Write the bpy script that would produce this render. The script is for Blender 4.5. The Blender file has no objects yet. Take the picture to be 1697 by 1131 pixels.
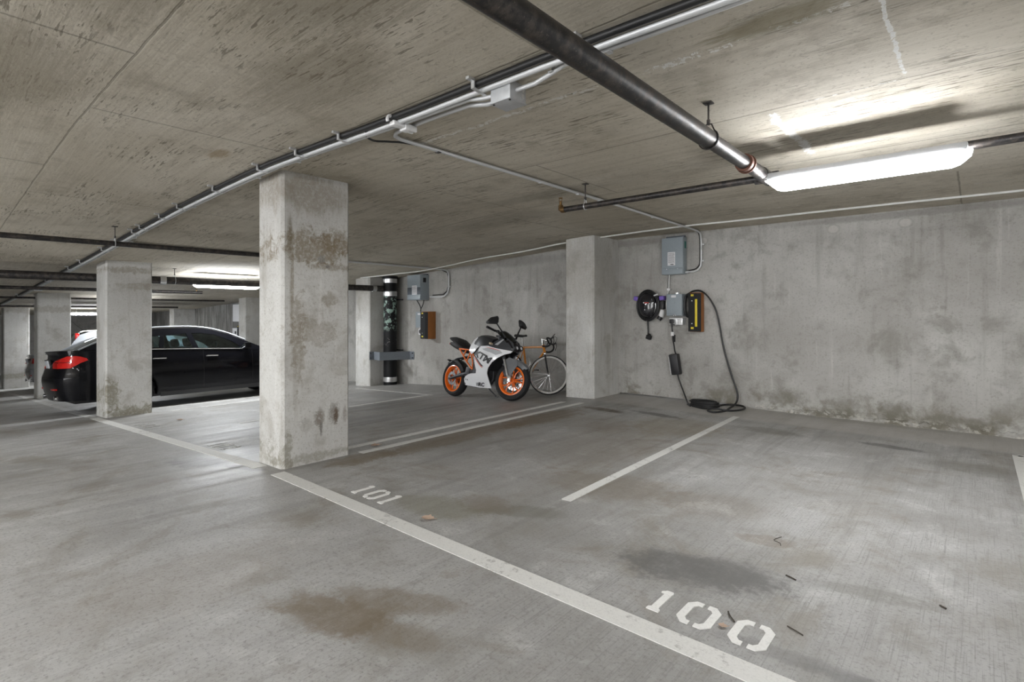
import bpy, bmesh, math, random
from mathutils import Vector, Matrix
random.seed(7)
PI = math.pi
SC = bpy.context.scene
COL = SC.collection

# ------------------------------------------------------------------ camera
CAMZ = 1.3
YAW = math.atan(769.5 / 878.7)
cam = bpy.data.cameras.new('camera')
cam.sensor_fit = 'HORIZONTAL'
cam.sensor_width = 36.0
cam.lens = 36.0 * 878.7 / 1697.0
cam.shift_y = -(565.5 - 520.0) / 1697.0
cam.clip_start = 0.05
camo = bpy.data.objects.new('camera', cam)
COL.objects.link(camo)
camo.location = (0, 0, CAMZ)
camo.rotation_euler = (PI / 2, 0, YAW)
SC.camera = camo

# ------------------------------------------------------------------ world, exposure
w = bpy.data.worlds.new('world')
SC.world = w
w.use_nodes = True
w.node_tree.nodes['Background'].inputs[0].default_value = (0.98, 0.985, 1.0, 1)
w.node_tree.nodes['Background'].inputs[1].default_value = 2.0
SC.view_settings.view_transform = 'Standard'
SC.view_settings.look = 'None'
SC.cycles.max_bounces = 7
SC.cycles.diffuse_bounces = 4
SC.cycles.caustics_reflective = False
SC.cycles.caustics_refractive = False
SC.view_settings.gamma = 1.0
SC.view_settings.use_curve_mapping = False
SC.view_settings.exposure = 1.45
LAMP = 31.0          # emission of the fluorescent lenses
LAMP_FAR = 62.0
LAMP_AISLE = 26.0

# ------------------------------------------------------------------ levels of the slab (a ramp starts at the first column)
XK = -4.5
YW = 7.66            # face of the back wall
FLOOR_PTS = [(9.0, 0.0), (-4.2, 0.0), (-4.8, -0.021), (-24.0, -1.17), (-34.0, -1.55)]
CEIL_PTS = [(9.0, 2.51), (-4.2, 2.51), (-4.8, 2.485), (-10.34, 2.145), (-17.0, 1.80), (-23.7, 1.49), (-34.0, 1.22)]
def lerp_pts(pts, x):
    for (x0, z0), (x1, z1) in zip(pts, pts[1:]):
        if x <= x0 and x >= x1:
            return z0 + (z1 - z0) * (x0 - x) / (x0 - x1)
    return pts[0][1] if x > pts[0][0] else pts[-1][1]
def fz(x): return lerp_pts(FLOOR_PTS, x)
def cz(x): return lerp_pts(CEIL_PTS, x)

# ------------------------------------------------------------------ node helpers
class NT:
    def __init__(s, name):
        s.mat = bpy.data.materials.new(name)
        s.mat.use_nodes = True
        s.t = s.mat.node_tree
        s.b = s.t.nodes['Principled BSDF']
        s._pos = None
    def put(s, sock, v):
        if isinstance(v, bpy.types.NodeSocket):
            s.t.links.new(v, sock)
        elif isinstance(v, (tuple, list)):
            sock.default_value = (v[0], v[1], v[2], 1.0) if sock.type == 'RGBA' else tuple(v)[:3]
        else:
            sock.default_value = v
    def n(s, typ, **props):
        nd = s.t.nodes.new(typ)
        for k, v in props.items(): setattr(nd, k, v)
        return nd
    def pos(s):
        if s._pos is None:
            g = s.n('ShaderNodeNewGeometry')
            x = s.n('ShaderNodeSeparateXYZ')
            s.t.links.new(g.outputs['Position'], x.inputs[0])
            s._pos = (g.outputs['Position'], x.outputs[0], x.outputs[1], x.outputs[2], g)
        return s._pos
    def m(s, op, a, b=0.0, c=0.0, clamp=False):
        nd = s.n('ShaderNodeMath', operation=op, use_clamp=clamp)
        s.put(nd.inputs[0], a); s.put(nd.inputs[1], b); s.put(nd.inputs[2], c)
        return nd.outputs[0]
    def scale(s, vec, v):
        nd = s.n('ShaderNodeVectorMath', operation='MULTIPLY')
        s.put(nd.inputs[0], vec); s.put(nd.inputs[1], v)
        return nd.outputs[0]
    def noise(s, vec, sc=1.0, det=4.0, rough=0.55, dist=0.0):
        nd = s.n('ShaderNodeTexNoise')
        s.put(nd.inputs['Vector'], vec); s.put(nd.inputs['Scale'], sc); s.put(nd.inputs['Detail'], det)
        s.put(nd.inputs['Roughness'], rough); s.put(nd.inputs['Distortion'], dist)
        return nd.outputs[0]
    def mr(s, x, a, b, c=0.0, d=1.0):
        nd = s.n('ShaderNodeMapRange', interpolation_type='SMOOTHSTEP', clamp=True)
        s.put(nd.inputs[0], x); s.put(nd.inputs[1], a); s.put(nd.inputs[2], b); s.put(nd.inputs[3], c); s.put(nd.inputs[4], d)
        return nd.outputs[0]
    def mix(s, f, a, b, blend='MIX'):
        nd = s.n('ShaderNodeMix', data_type='RGBA', blend_type=blend)
        s.put(nd.inputs[0], f); s.put(nd.inputs[6], a); s.put(nd.inputs[7], b)
        return nd.outputs[2]
    def spot(s, u, v, cx, cy, rx, ry, soft=0.5, ang=0.0, wob=None, amp=0.35):
        """soft-edged ellipse of a stain in the surface's own coordinates; wob = a noise that makes the edge ragged"""
        du = s.m('SUBTRACT', u, cx); dv = s.m('SUBTRACT', v, cy)
        if ang:
            c_, s_ = math.cos(ang), math.sin(ang)
            a = s.m('ADD', s.m('MULTIPLY', du, c_), s.m('MULTIPLY', dv, s_))
            b = s.m('SUBTRACT', s.m('MULTIPLY', dv, c_), s.m('MULTIPLY', du, s_))
        else:
            a, b = du, dv
        a = s.m('DIVIDE', a, rx); b = s.m('DIVIDE', b, ry)
        d = s.m('SQRT', s.m('ADD', s.m('MULTIPLY', a, a), s.m('MULTIPLY', b, b)))
        if wob is not None:
            d = s.m('ADD', d, s.m('MULTIPLY', s.m('SUBTRACT', wob, 0.5), amp * 4))
        return s.mr(d, 1.0 + soft * 0.42, 1.0 - soft * 0.42)
    def line(s, u, at, wid, v=None, v0=None, v1=None):
        """thin line across u at `at`, optionally limited to v0..v1"""
        k = s.mr(s.m('ABSOLUTE', s.m('SUBTRACT', u, at)), wid, wid * 0.4)
        if v is not None:
            k = s.m('MULTIPLY', k, s.m('MULTIPLY', s.m('GREATER_THAN', v, v0), s.m('LESS_THAN', v, v1)))
        return k
    def bump(s, h, strength, dist=0.02):
        nd = s.n('ShaderNodeBump')
        nd.inputs['Strength'].default_value = strength
        nd.inputs['Distance'].default_value = dist
        s.put(nd.inputs['Height'], h)
        s.t.links.new(nd.outputs[0], s.b.inputs['Normal'])
    def done(s, color, rough=0.8, metal=0.0, spec=0.4):
        s.put(s.b.inputs['Base Color'], color); s.put(s.b.inputs['Roughness'], rough); s.put(s.b.inputs['Metallic'], metal)
        s.put(s.b.inputs['Specular IOR Level'], spec)
        return s.mat

def plain(name, c, rough=0.5, metal=0.0, spec=0.5, var=0.12, sc=30.0, coat=0.0):
    t = NT(name)
    tc = t.n('ShaderNodeTexCoord').outputs['Object']
    f = t.noise(tc, sc, 3.0)
    col = t.mix(f, tuple(x * (1 - var) for x in c), tuple(min(1, x * (1 + var)) for x in c))
    t.b.inputs['Coat Weight'].default_value = coat
    t.b.inputs['Coat Roughness'].default_value = 0.05
    return t.done(col, t.m('ADD', rough, t.m('MULTIPLY', t.m('SUBTRACT', f, 0.5), 0.12)), metal, spec)

def emit(name, c, s):
    t = NT(name)
    t.put(t.b.inputs['Base Color'], (0.8, 0.8, 0.8)); t.put(t.b.inputs['Emission Color'], c); t.put(t.b.inputs['Emission Strength'], s)
    return t.mat

# ------------------------------------------------------------------ concrete
def mat_wall(name, c1, c2, dark, base_stains=True):
    t = NT(name)
    P, X, Y, Z, _ = t.pos()
    big = t.noise(P, 0.7, 5, 0.6, 0.4)
    mid = t.noise(P, 3.2, 6, 0.65, 0.3)
    fine = t.noise(P, 45, 3, 0.7)
    drip = t.noise(t.scale(P, (9.0, 9.0, 0.7)), 1.0, 5, 0.65, 0.2)
    col = t.mix(t.mr(big, 0.32, 0.68), c1, c2)
    col = t.mix(t.m('MULTIPLY', t.mr(mid, 0.48, 0.70), 0.5), col, dark)
    col = t.mix(t.m('MULTIPLY', t.mr(drip, 0.52, 0.74), 0.36), col, dark)
    col = t.mix(t.m('MULTIPLY', t.mr(drip, 0.42, 0.28), 0.35), col, tuple(min(1, x * 1.25) for x in c2))
    col = t.mix(t.m('MULTIPLY', t.mr(fine, 0.5, 0.72), 0.38), col, dark)
    return t, col, (P, X, Y, Z, big, mid, fine, drip)

# back wall -----------------------------------------------------------------
def make_back_wall():
    t, col, (P, X, Y, Z, big, mid, fine, drip) = mat_wall('concrete_back_wall', (0.37, 0.358, 0.335), (0.51, 0.502, 0.478), (0.20, 0.19, 0.165))
    # form-tie plugs along the top, darker bands at the head of the wall, mould and salts at the foot
    for x in (-3.0, -1.35, -0.62, 0.6):
        ring = t.m('SUBTRACT', t.spot(X, Z, x, 2.36, 0.075, 0.06, 0.25), t.spot(X, Z, x, 2.36, 0.055, 0.045, 0.3), clamp=True)
        col = t.mix(t.m('MULTIPLY', t.spot(X, Z, x, 2.36, 0.07, 0.055, 0.3), 0.35), col, (0.62, 0.60, 0.56))
        col = t.mix(t.m('MULTIPLY', ring, 0.35), col, (0.25, 0.24, 0.22))
    for x, z, rx, rz in ((-4.2, 2.43, 0.9, 0.05), (-0.6, 2.46, 1.2, 0.04), (-7.0, 2.3, 1.6, 0.10)):
        col = t.mix(t.m('MULTIPLY', t.spot(X, Z, x, z, rx, rz, 0.9, wob=drip), 0.45), col, (0.19, 0.18, 0.165))
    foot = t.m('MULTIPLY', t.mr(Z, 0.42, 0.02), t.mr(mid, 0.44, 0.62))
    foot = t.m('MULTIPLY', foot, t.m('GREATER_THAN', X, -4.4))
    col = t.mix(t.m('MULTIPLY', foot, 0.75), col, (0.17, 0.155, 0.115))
    for x, z, rx, rz in ((-1.9, 0.18, 0.22, 0.09), (-1.25, 0.16, 0.18, 0.10), (-0.75, 0.17, 0.15, 0.09), (-0.1, 0.10, 0.35, 0.05), (-0.95, 0.07, 0.7, 0.04)):
        col = t.mix(t.m('MULTIPLY', t.spot(X, Z, x, z, rx, rz, 1.2, wob=t.noise(P, 8, 6, 0.75), amp=0.8), 0.55), col, (0.17, 0.16, 0.13))
    salt = t.m('MULTIPLY', t.mr(Z, 0.13, 0.0), t.mr(t.noise(P, 14, 4, 0.7), 0.5, 0.6))
    salt = t.m('MULTIPLY', salt, t.m('GREATER_THAN', X, -2.3))
    col = t.mix(t.m('MULTIPLY', salt, 0.6), col, (0.60, 0.58, 0.53))
    for x, z in ((-0.35, 1.36), (-0.28, 1.37), (-0.33, 1.27), (-4.1, 1.05), (-2.95, 0.55)):
        col = t.mix(t.m('MULTIPLY', t.spot(X, Z, x, z, 0.035, 0.02, 0.9, wob=t.noise(P, 30, 3, 0.7), amp=0.9), 0.35), col, (0.2, 0.19, 0.17))
    # dark leak stains at the far end of the garage
    far = t.m('MULTIPLY', t.mr(X, -16.5, -20.5), t.mr(drip, 0.3, 0.6))
    col = t.mix(t.m('MULTIPLY', far, 0.75), col, (0.09, 0.088, 0.085))
    t.bump(t.m('ADD', t.m('MULTIPLY', mid, 0.6), t.m('MULTIPLY', fine, 0.35)), 0.35, 0.015)
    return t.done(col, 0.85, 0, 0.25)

def make_column(name, stains=()):
    t, col, (P, X, Y, Z, big, mid, fine, drip) = mat_wall(name, (0.50, 0.495, 0.475), (0.64, 0.635, 0.61), (0.30, 0.275, 0.23))
    pit = t.noise(P, 70, 2, 0.5)
    rag = t.noise(P, 11, 7, 0.74, 0.6)
    rag2 = t.noise(P, 28, 5, 0.74, 0.4)
    col = t.mix(t.m('MULTIPLY', t.mr(pit, 0.66, 0.74), 0.7), col, (0.2, 0.19, 0.16))
    for (y, z, ry, rz, k, c, n) in stains:
        wb = {'d': drip, 'm': rag, 'f': rag2}[n]
        k_ = t.m('MULTIPLY', t.spot(Y, Z, y, z, ry, rz, 0.8, wob=wb, amp=1.0 if n == 'm' else 0.7), t.mr(rag2, 0.30, 0.56, 0.35, 1.0))
        col = t.mix(t.m('MULTIPLY', k_, k), col, c)
    # form-board joint at the corner and one hairline crack
    t.bump(t.m('ADD', t.m('MULTIPLY', mid, 0.6), t.m('MULTIPLY', fine, 0.4)), 0.4, 0.015)
    return t.done(col, 0.85, 0, 0.25)

def make_ceiling():
    t = NT('concrete_ceiling')
    P, X, Y, Z, _ = t.pos()
    big = t.noise(P, 0.6, 5, 0.6, 0.5)
    mid = t.noise(P, 3.0, 6, 0.65)
    fine = t.noise(P, 40, 3, 0.7)
    board = t.noise(t.scale(P, (1.2, 22.0, 1.0)), 1.0, 4, 0.6)
    scr = t.noise(t.scale(P, (7.0, 60.0, 1.0)), 1.0, 3, 0.6, 0.4)
    patch = t.noise(P, 1.3, 4, 0.6)
    col = t.mix(t.mr(big, 0.3, 0.7), (0.52, 0.475, 0.39), (0.66, 0.615, 0.53))
    col = t.mix(t.m('MULTIPLY', t.mr(board, 0.45, 0.74), 0.36), col, (0.33, 0.29, 0.225))
    col = t.mix(t.m('MULTIPLY', t.mr(board, 0.45, 0.25), 0.36), col, (0.68, 0.645, 0.57))
    col = t.mix(t.m('MULTIPLY', t.mr(mid, 0.5, 0.72), 0.5), col, (0.29, 0.255, 0.195))
    marks = t.m('MULTIPLY', t.mr(scr, 0.56, 0.63), t.mr(patch, 0.44, 0.60))
    col = t.mix(t.m('MULTIPLY', marks, 0.75), col, (0.16, 0.14, 0.105))
    col = t.mix(t.m('MULTIPLY', t.mr(fine, 0.54, 0.72), 0.5), col, (0.28, 0.245, 0.19))
    # formwork joints: lines along the row and staggered cross joints
    wobX = t.m('ADD', X, t.m('MULTIPLY', t.m('SUBTRACT', mid, 0.5), 0.02))
    wobY = t.m('ADD', Y, t.m('MULTIPLY', t.m('SUBTRACT', mid, 0.5), 0.02))
    seam = None
    for y in (-2.96, -1.74, -0.52, 0.705, 1.92, 3.38, 4.68, 5.88, 6.56):
        k = t.m('MULTIPLY', t.line(wobY, y, 0.008), {5.88: 0.4, 0.705: 0.6}.get(y, 0.8))
        seam = k if seam is None else t.m('MAXIMUM', seam, k)
    for x, y0, y1 in ((-2.95, -0.52, 0.705), (-3.91, 0.705, 1.92), (-6.35, 0.705, 3.38), (-8.8, 0.705, 4.68), (-5.4, -0.52, 0.705), (-0.5, -0.52, 0.705), (-1.5, 0.705, 1.92),
                      (-4.0, 3.38, 4.68), (-2.7, 3.38, 4.68), (-6.4, 3.38, 4.68), (-0.12, 5.88, 7.66), (-11.3, 0.7, 5.88), (-13.7, 0.7, 5.88), (-4.4, 4.68, 7.66), (-9.5, 3.38, 7.66)):
        seam = t.m('MAXIMUM', seam, t.m('MULTIPLY', t.line(wobX, x, 0.010, Y, y0, y1), 0.7))
    col = t.mix(t.m('MULTIPLY', seam, 0.7), col, (0.12, 0.105, 0.08))
    # lime bleeding out of cracks: white crusts with ragged edges
    rag = t.noise(P, 26, 6, 0.72, 0.8)
    rag2 = t.noise(P, 5, 4, 0.6)
    lime = None
    def crust(u, v, at, wid, v0, v1, k, thr=0.90):
        nonlocal lime
        d = t.m('ABSOLUTE', t.m('SUBTRACT', t.m('ADD', u, t.m('MULTIPLY', t.m('SUBTRACT', rag2, 0.5), wid * 1.6)), at))
        b = t.mr(d, wid, wid * 0.15)
        b = t.m('MULTIPLY', b, t.m('MULTIPLY', t.mr(v, v0 - 0.1, v0 + 0.1), t.mr(v, v1 + 0.1, v1 - 0.1)))
        b = t.mr(t.m('ADD', t.m('MULTIPLY', b, 0.40), rag), thr, thr + 0.06)
        b = t.m('MULTIPLY', b, k)
        lime = b if lime is None else t.m('MAXIMUM', lime, b)
    crust(Y, X, 2.42, 0.05, -3.1, -1.45, 0.65, 0.86)
    crust(Y, X, 2.43, 0.085, -1.3, -0.75, 0.8, 0.88)
    crust(Y, X, 2.42, 0.06, -0.7, -0.3, 0.8)
    crust(X, Y, -0.935, 0.075, 3.40, 4.55, 1.0, 0.80)
    crust(X, Y, -0.275, 0.022, 2.2, 3.36, 0.9, 0.80)
    crust(Y, X, 6.56, 0.03, -2.8, 0.6, 0.7)
    crust(Y, X, 3.38, 0.02, -0.8, -0.2, 0.8)
    col = t.mix(lime, col, (0.78, 0.78, 0.76))
    for (x, y, rx, ry, k, c) in ((-0.62, 2.36, 0.25, 0.09, 0.65, (0.2, 0.17, 0.09)), (-2.2, 0.45, 0.5, 0.25, 0.45, (0.2, 0.17, 0.12)), (-3.6, 0.3, 0.6, 0.3, 0.4, (0.2, 0.17, 0.12)),
                                  (-1.7, 1.0, 0.5, 0.3, 0.5, (0.18, 0.155, 0.11)), (-2.6, 1.4, 0.5, 0.25, 0.4, (0.2, 0.17, 0.12)), (-4.3, 1.55, 0.12, 0.06, 0.6, (0.28, 0.19, 0.09)), (-4.5, 2.5, 0.5, 0.35, 0.3, (0.16, 0.14, 0.1)),
                                  (-3.4, 4.3, 0.7, 0.15, 0.4, (0.2, 0.18, 0.14)), (-4.6, 5.0, 0.8, 0.3, 0.35, (0.2, 0.18, 0.14)), (-4.6, 7.2, 1.2, 0.35, 0.4, (0.18, 0.16, 0.12))):
        col = t.mix(t.m('MULTIPLY', t.spot(X, Y, x, y, rx, ry, 1.0, wob=scr, amp=0.5), k), col, c)
    h = t.m('ADD', t.m('MULTIPLY', board, 0.5), t.m('ADD', t.m('MULTIPLY', fine, 0.3), t.m('ADD', t.m('MULTIPLY', lime, 0.8), t.m('MULTIPLY', seam, -0.8))))
    t.bump(h, 0.35, 0.012)
    return t.done(col, 0.85, 0, 0.2)

def make_floor():
    t = NT('concrete_floor')
    P, X, Y, Z, _ = t.pos()
    big = t.noise(P, 0.55, 5, 0.62, 0.5)
    mid = t.noise(P, 2.6, 6, 0.68, 0.3)
    sm = t.noise(P, 9.0, 5, 0.7)
    fine = t.noise(P, 65, 3, 0.72)
    broom = t.noise(t.scale(P, (150.0, 2.5, 1.0)), 1.0, 3, 0.65)
    streak = t.noise(t.scale(P, (7.0, 0.6, 1.0)), 1.0, 5, 0.62, 0.5)
    col = t.mix(t.mr(big, 0.3, 0.7), (0.285, 0.278, 0.266), (0.43, 0.427, 0.42))
    col = t.mix(t.m('MULTIPLY', t.mr(mid, 0.48, 0.70), 0.6), col, (0.24, 0.225, 0.195))
    col = t.mix(t.m('MULTIPLY', t.mr(mid, 0.47, 0.28), 0.5), col, (0.62, 0.62, 0.61))
    col = t.mix(t.m('MULTIPLY', t.mr(streak, 0.5, 0.70), 0.36), col, (0.22, 0.213, 0.2))
    col = t.mix(t.m('MULTIPLY', t.mr(broom, 0.50, 0.70), t.mr(X, -2.5, -0.8, 0.4, 0.62)), col, (0.22, 0.215, 0.205))
    col = t.mix(t.m('MULTIPLY', t.mr(sm, 0.55, 0.70), 0.42), col, (0.22, 0.21, 0.19))
    col = t.mix(t.m('MULTIPLY', t.mr(fine, 0.50, 0.70), 0.7), col, (0.19, 0.185, 0.175))
    n25 = t.noise(P, 22, 5, 0.72)
    edge = t.m('ADD', t.m('MULTIPLY', t.m('ADD', mid, sm), 0.5), t.m('MULTIPLY', t.m('SUBTRACT', n25, 0.5), 0.45))
    blot = t.noise(P, 1.25, 6, 0.7, 0.8)
    col = t.mix(t.m('MULTIPLY', t.mr(blot, 0.52, 0.66), 0.5), col, (0.215, 0.19, 0.15))
    col = t.mix(t.m('MULTIPLY', t.mr(n25, 0.55, 0.68), 0.4), col, (0.19, 0.18, 0.16))
    # oil, water and rust marks (x, y, rx, ry, angle, strength, colour)
    grain = t.mr(n25, 0.3, 0.55, 0.72, 1.0)
    br = (0.165, 0.128, 0.085); dk = (0.13, 0.127, 0.122); ol = (0.17, 0.165, 0.14)
    for (x, y, rx, ry, a, k, c) in (
        (-1.08, 2.62, 0.36, 0.19, 0.25, 0.85, dk), (-0.92, 2.72, 0.22, 0.16, 0.3, 0.5, dk),
        (-2.08, 1.22, 0.30, 0.12, 0.3, 0.75, br), (-1.98, 1.45, 0.30, 0.10, 0.5, 0.55, br), (-1.75, 1.30, 0.22, 0.10, 0.4, 0.5, br),
        (-4.17, 2.72, 0.16, 0.35, 0.0, 0.75, br), (-4.12, 3.9, 0.20, 1.1, 0.02, 0.75, br), (-4.05, 5.3, 0.22, 0.8, 0.0, 0.8, br),
        (-3.78, 6.2, 0.28, 0.10, -0.1, 0.95, (0.11, 0.09, 0.065)), (-3.08, 6.36, 0.32, 0.09, -0.15, 0.9, dk), (-3.4, 5.4, 0.5, 0.4, 0.0, 0.35, br),
        (-2.25, 2.66, 0.28, 0.10, 0.5, 0.6, ol), (-2.5, 2.6, 0.2, 0.16, 0, 0.45, br), (-2.75, 2.35, 0.35, 0.16, 0.2, 0.5, (0.19, 0.18, 0.125)), (-2.1, 3.5, 0.5, 0.3, 0.2, 0.45, br),
        (-2.75, 4.6, 0.5, 0.9, 0.2, 0.35, br), (-2.6, 5.8, 0.5, 0.5, 0.0, 0.5, (0.24, 0.2, 0.13)),
        (-1.72, 6.28, 0.28, 0.15, -0.1, 0.7, ol), (-0.62, 6.32, 0.25, 0.07, -0.1, 0.85, dk), (0.0, 5.9, 0.35, 0.2, 0.0, 0.5, ol), (-1.1, 7.5, 0.9, 0.10, 0.0, 0.5, ol),
        (-0.35, 2.95, 0.25, 0.06, 0.2, 0.45, ol), (-0.5, 2.2, 0.3, 0.05, 0.1, 0.45, dk), (-0.2, 2.2, 0.3, 0.06, 0.1, 0.5, dk), (-0.9, 3.25, 0.14, 0.07, 0.3, 0.45, br),
        (-5.3, 1.75, 0.3, 0.16, 0.4, 0.55, dk), (-4.7, 1.9, 0.22, 0.06, 0.3, 0.7, dk), (-5.5, 2.6, 0.3, 0.9, 0.0, 0.4, dk), (-6.6, 3.0, 0.35, 0.9, 0.0, 0.45, dk), (-6.1, 3.5, 0.5, 0.9, 0, 0.45, dk), (-6.0, 5.2, 0.5, 0.6, 0, 0.35, dk), (-7.0, 5.0, 0.4, 0.8, 0, 0.35, dk), (-8.5, 6.0, 1.0, 0.5, 0, 0.4, dk),
        (-2.9, 0.9, 0.3, 0.5, 0, 0.25, br), (-3.9, 1.2, 0.6, 0.5, 0, 0.22, dk), (-1.35, 3.6, 0.35, 0.25, 0.4, 0.25, br)):
        wb = edge
        col = t.mix(t.m('MULTIPLY', t.spot(X, Y, x, y, rx, ry, 0.8, a, wb, 0.75), t.m('MULTIPLY', k, grain)), col, c)
    # pale strip of newer mortar along the foot of the wall
    strip = t.m('MULTIPLY', t.mr(t.m('ADD', Y, t.m('MULTIPLY', t.m('SUBTRACT', sm, 0.5), 0.15)), 6.72, 6.86), t.m('GREATER_THAN', X, -4.4))
    col = t.mix(t.m('MULTIPLY', strip, 0.55), col, (0.47, 0.45, 0.415))
    t.bump(t.m('ADD', t.m('MULTIPLY', broom, 0.5), t.m('ADD', t.m('MULTIPLY', fine, 0.3), t.m('MULTIPLY', sm, 0.25))), 0.3, 0.008)
    rough = t.mr(t.m('ADD', t.m('MULTIPLY', big, 0.5), t.m('MULTIPLY', streak, 0.5)), 0.35, 0.65, 0.40, 0.62)
    return t.done(col, rough, 0, 0.45)

def make_paint(name, c, wear=0.6, amount=0.4):
    t = NT(name)
    P, X, Y, Z, _ = t.pos()
    a = t.noise(P, 22, 6, 0.75)
    b = t.noise(P, 3.0, 4, 0.6)
    fine = t.noise(P, 110, 2, 0.7)
    k = t.mr(t.m('ADD', t.m('MULTIPLY', a, 0.6), t.m('MULTIPLY', b, 0.4)), wear - 0.04, wear + 0.06)
    col = t.mix(t.m('MULTIPLY', t.mr(fine, 0.45, 0.75), 0.35), c, tuple(x * 0.6 for x in c))
    col = t.mix(t.m('MULTIPLY', k, amount), col, (0.30, 0.29, 0.275))
    return t.done(col, 0.6, 0, 0.35)

def make_wood():
    t = NT('stained_timber')
    P, X, Y, Z, _ = t.pos()
    g = t.noise(t.scale(P, (40.0, 40.0, 3.0)), 1.0, 4, 0.6, 0.6)
    col = t.mix(g, (0.18, 0.055, 0.012), (0.50, 0.20, 0.05))
    t.bump(g, 0.2, 0.003)
    return t.done(col, 0.5)

def make_pipe_black():
    t = NT('weathered_black_steel')
    P, X, Y, Z, _ = t.pos()
    a = t.noise(P, 18, 5, 0.7)
    b = t.noise(P, 90, 3, 0.6)
    col = t.mix(t.mr(a, 0.4, 0.7), (0.035, 0.034, 0.035), (0.10, 0.085, 0.075))
    col = t.mix(t.m('MULTIPLY', t.mr(b, 0.62, 0.7), 0.5), col, (0.2, 0.17, 0.14))
    return t.done(col, t.mr(a, 0.3, 0.7, 0.32, 0.55), 0.6, 0.5)

def make_standpipe():
    t = NT('peeling_cast_iron')
    P, X, Y, Z, _ = t.pos()
    a = t.noise(P, 9, 5, 0.7)
    zone = t.m('MULTIPLY', t.mr(Z, 0.85, 1.05), t.mr(Z, 1.85, 1.65))
    k = t.m('MULTIPLY', t.mr(a, 0.50, 0.56), zone)
    zone2 = t.m('MULTIPLY', t.mr(Z, 0.5, 0.6), t.mr(Z, 1.0, 0.9))
    k2 = t.m('MULTIPLY', t.mr(a, 0.58, 0.62), zone2)
    col = t.mix(k, (0.007, 0.007, 0.008), (0.33, 0.46, 0.40))
    col = t.mix(k2, col, (0.2, 0.19, 0.18))
    return t.done(col, 0.5, 0.0, 0.25)

def make_glass(name, tint, alpha):
    t = NT(name)
    tr = t.n('ShaderNodeBsdfTransparent'); tr.inputs[0].default_value = (*tint, 1)
    gl = t.n('ShaderNodeBsdfGlossy'); gl.inputs[0].default_value = (0.9, 0.95, 1, 1); gl.inputs['Roughness'].default_value = 0.03
    mx = t.n('ShaderNodeMixShader')
    fr = t.n('ShaderNodeFresnel'); fr.inputs[0].default_value = 1.5
    k = t.m('ADD', fr.outputs[0], alpha, clamp=True)
    t.t.links.new(k, mx.inputs[0]); t.t.links.new(tr.outputs[0], mx.inputs[1]); t.t.links.new(gl.outputs[0], mx.inputs[2])
    t.t.links.new(mx.outputs[0], t.t.nodes['Material Output'].inputs['Surface'])
    return t.mat

BR = (0.20, 0.155, 0.095)
GREY = (0.22, 0.215, 0.20)
MAT = {}
MAT['floor'] = make_floor()
MAT['ceiling'] = make_ceiling()
MAT['wall'] = make_back_wall()
t_, c_, _x = mat_wall('concrete_plain_wall', (0.42, 0.41, 0.38), (0.54, 0.53, 0.50), (0.26, 0.245, 0.21)); MAT['wall_plain'] = t_.done(c_, 0.85, 0, 0.25)
MAT['column_near'] = make_column('concrete_column_near', (
    (2.35, 1.88, 0.30, 0.13, 0.75, BR, 'm'), (2.60, 1.95, 0.2, 0.10, 0.65, BR, 'm'), (2.13, 1.95, 0.03, 0.22, 0.8, (0.15, 0.12, 0.075), 'd'), (2.15, 1.5, 0.02, 0.45, 0.6, BR, 'd'),
    (2.30, 2.35, 0.35, 0.16, 0.5, BR, 'd'), (2.55, 1.72, 0.25, 0.03, 0.6, BR, 'm'), (2.35, 1.15, 0.22, 0.12, 0.4, BR, 'm'), (2.20, 1.05, 0.06, 0.35, 0.5, BR, 'm'), (2.5, 1.42, 0.08, 0.05, 0.5, BR, 'm'),
    (2.42, 1.78, 0.035, 0.035, 0.8, GREY, 'f'), (2.48, 1.72, 0.02, 0.015, 0.9, (0.16, 0.15, 0.14), 'f'),
    (2.27, 0.335, 0.05, 0.06, 0.5, (0.30, 0.285, 0.25), 'f'), (2.40, 0.375, 0.045, 0.08, 0.85, (0.20, 0.17, 0.14), 'f'), (2.54, 0.40, 0.05, 0.09, 0.75, (0.20, 0.175, 0.15), 'f'), (2.56, 0.38, 0.022, 0.07, 0.9, (0.12, 0.085, 0.06), 'f'), (2.65, 0.38, 0.02, 0.07, 0.6, (0.22, 0.18, 0.15), 'f'),
    (2.415, 0.28, 0.012, 0.06, 0.8, (0.13, 0.12, 0.11), 'f'), (2.11, 0.12, 0.04, 0.16, 0.75, (0.27, 0.255, 0.205), 'm'), (2.35, 0.05, 0.4, 0.035, 0.6, (0.28, 0.26, 0.21), 'm')))
MAT['column_mid'] = make_column('concrete_column_mid', (
    (2.15, 0.0, 0.09, 0.22, 0.8, (0.24, 0.22, 0.16), 'm'), (2.45, -0.30, 0.35, 0.10, 0.8, (0.24, 0.22, 0.16), 'm'), (2.4, 2.0, 0.4, 0.05, 0.5, BR, 'm'), (2.5, 1.75, 0.3, 0.05, 0.4, BR, 'm')))
MAT['column_far'] = make_column('concrete_column_far', ((2.4, 1.4, 0.5, 0.08, 0.35, BR, 'm'), (2.4, -0.75, 0.5, 0.08, 0.6, (0.28, 0.26, 0.2), 'm')))
MAT['pilaster'] = make_column('concrete_pilaster', ((7.1, 1.9, 0.5, 0.5, 0.35, (0.33, 0.30, 0.25), 'd'),))
MAT['line'] = make_paint('white_line_paint', (0.70, 0.695, 0.67), 0.58, 0.7)
MAT['line_worn'] = make_paint('worn_line_paint', (0.60, 0.595, 0.575), 0.52, 0.75)
MAT['digit'] = make_paint('white_stencil_paint', (0.80, 0.795, 0.77), 0.62, 0.6)
MAT['digit_worn'] = make_paint('worn_stencil_paint', (0.62, 0.62, 0.61), 0.46, 0.8)
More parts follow.
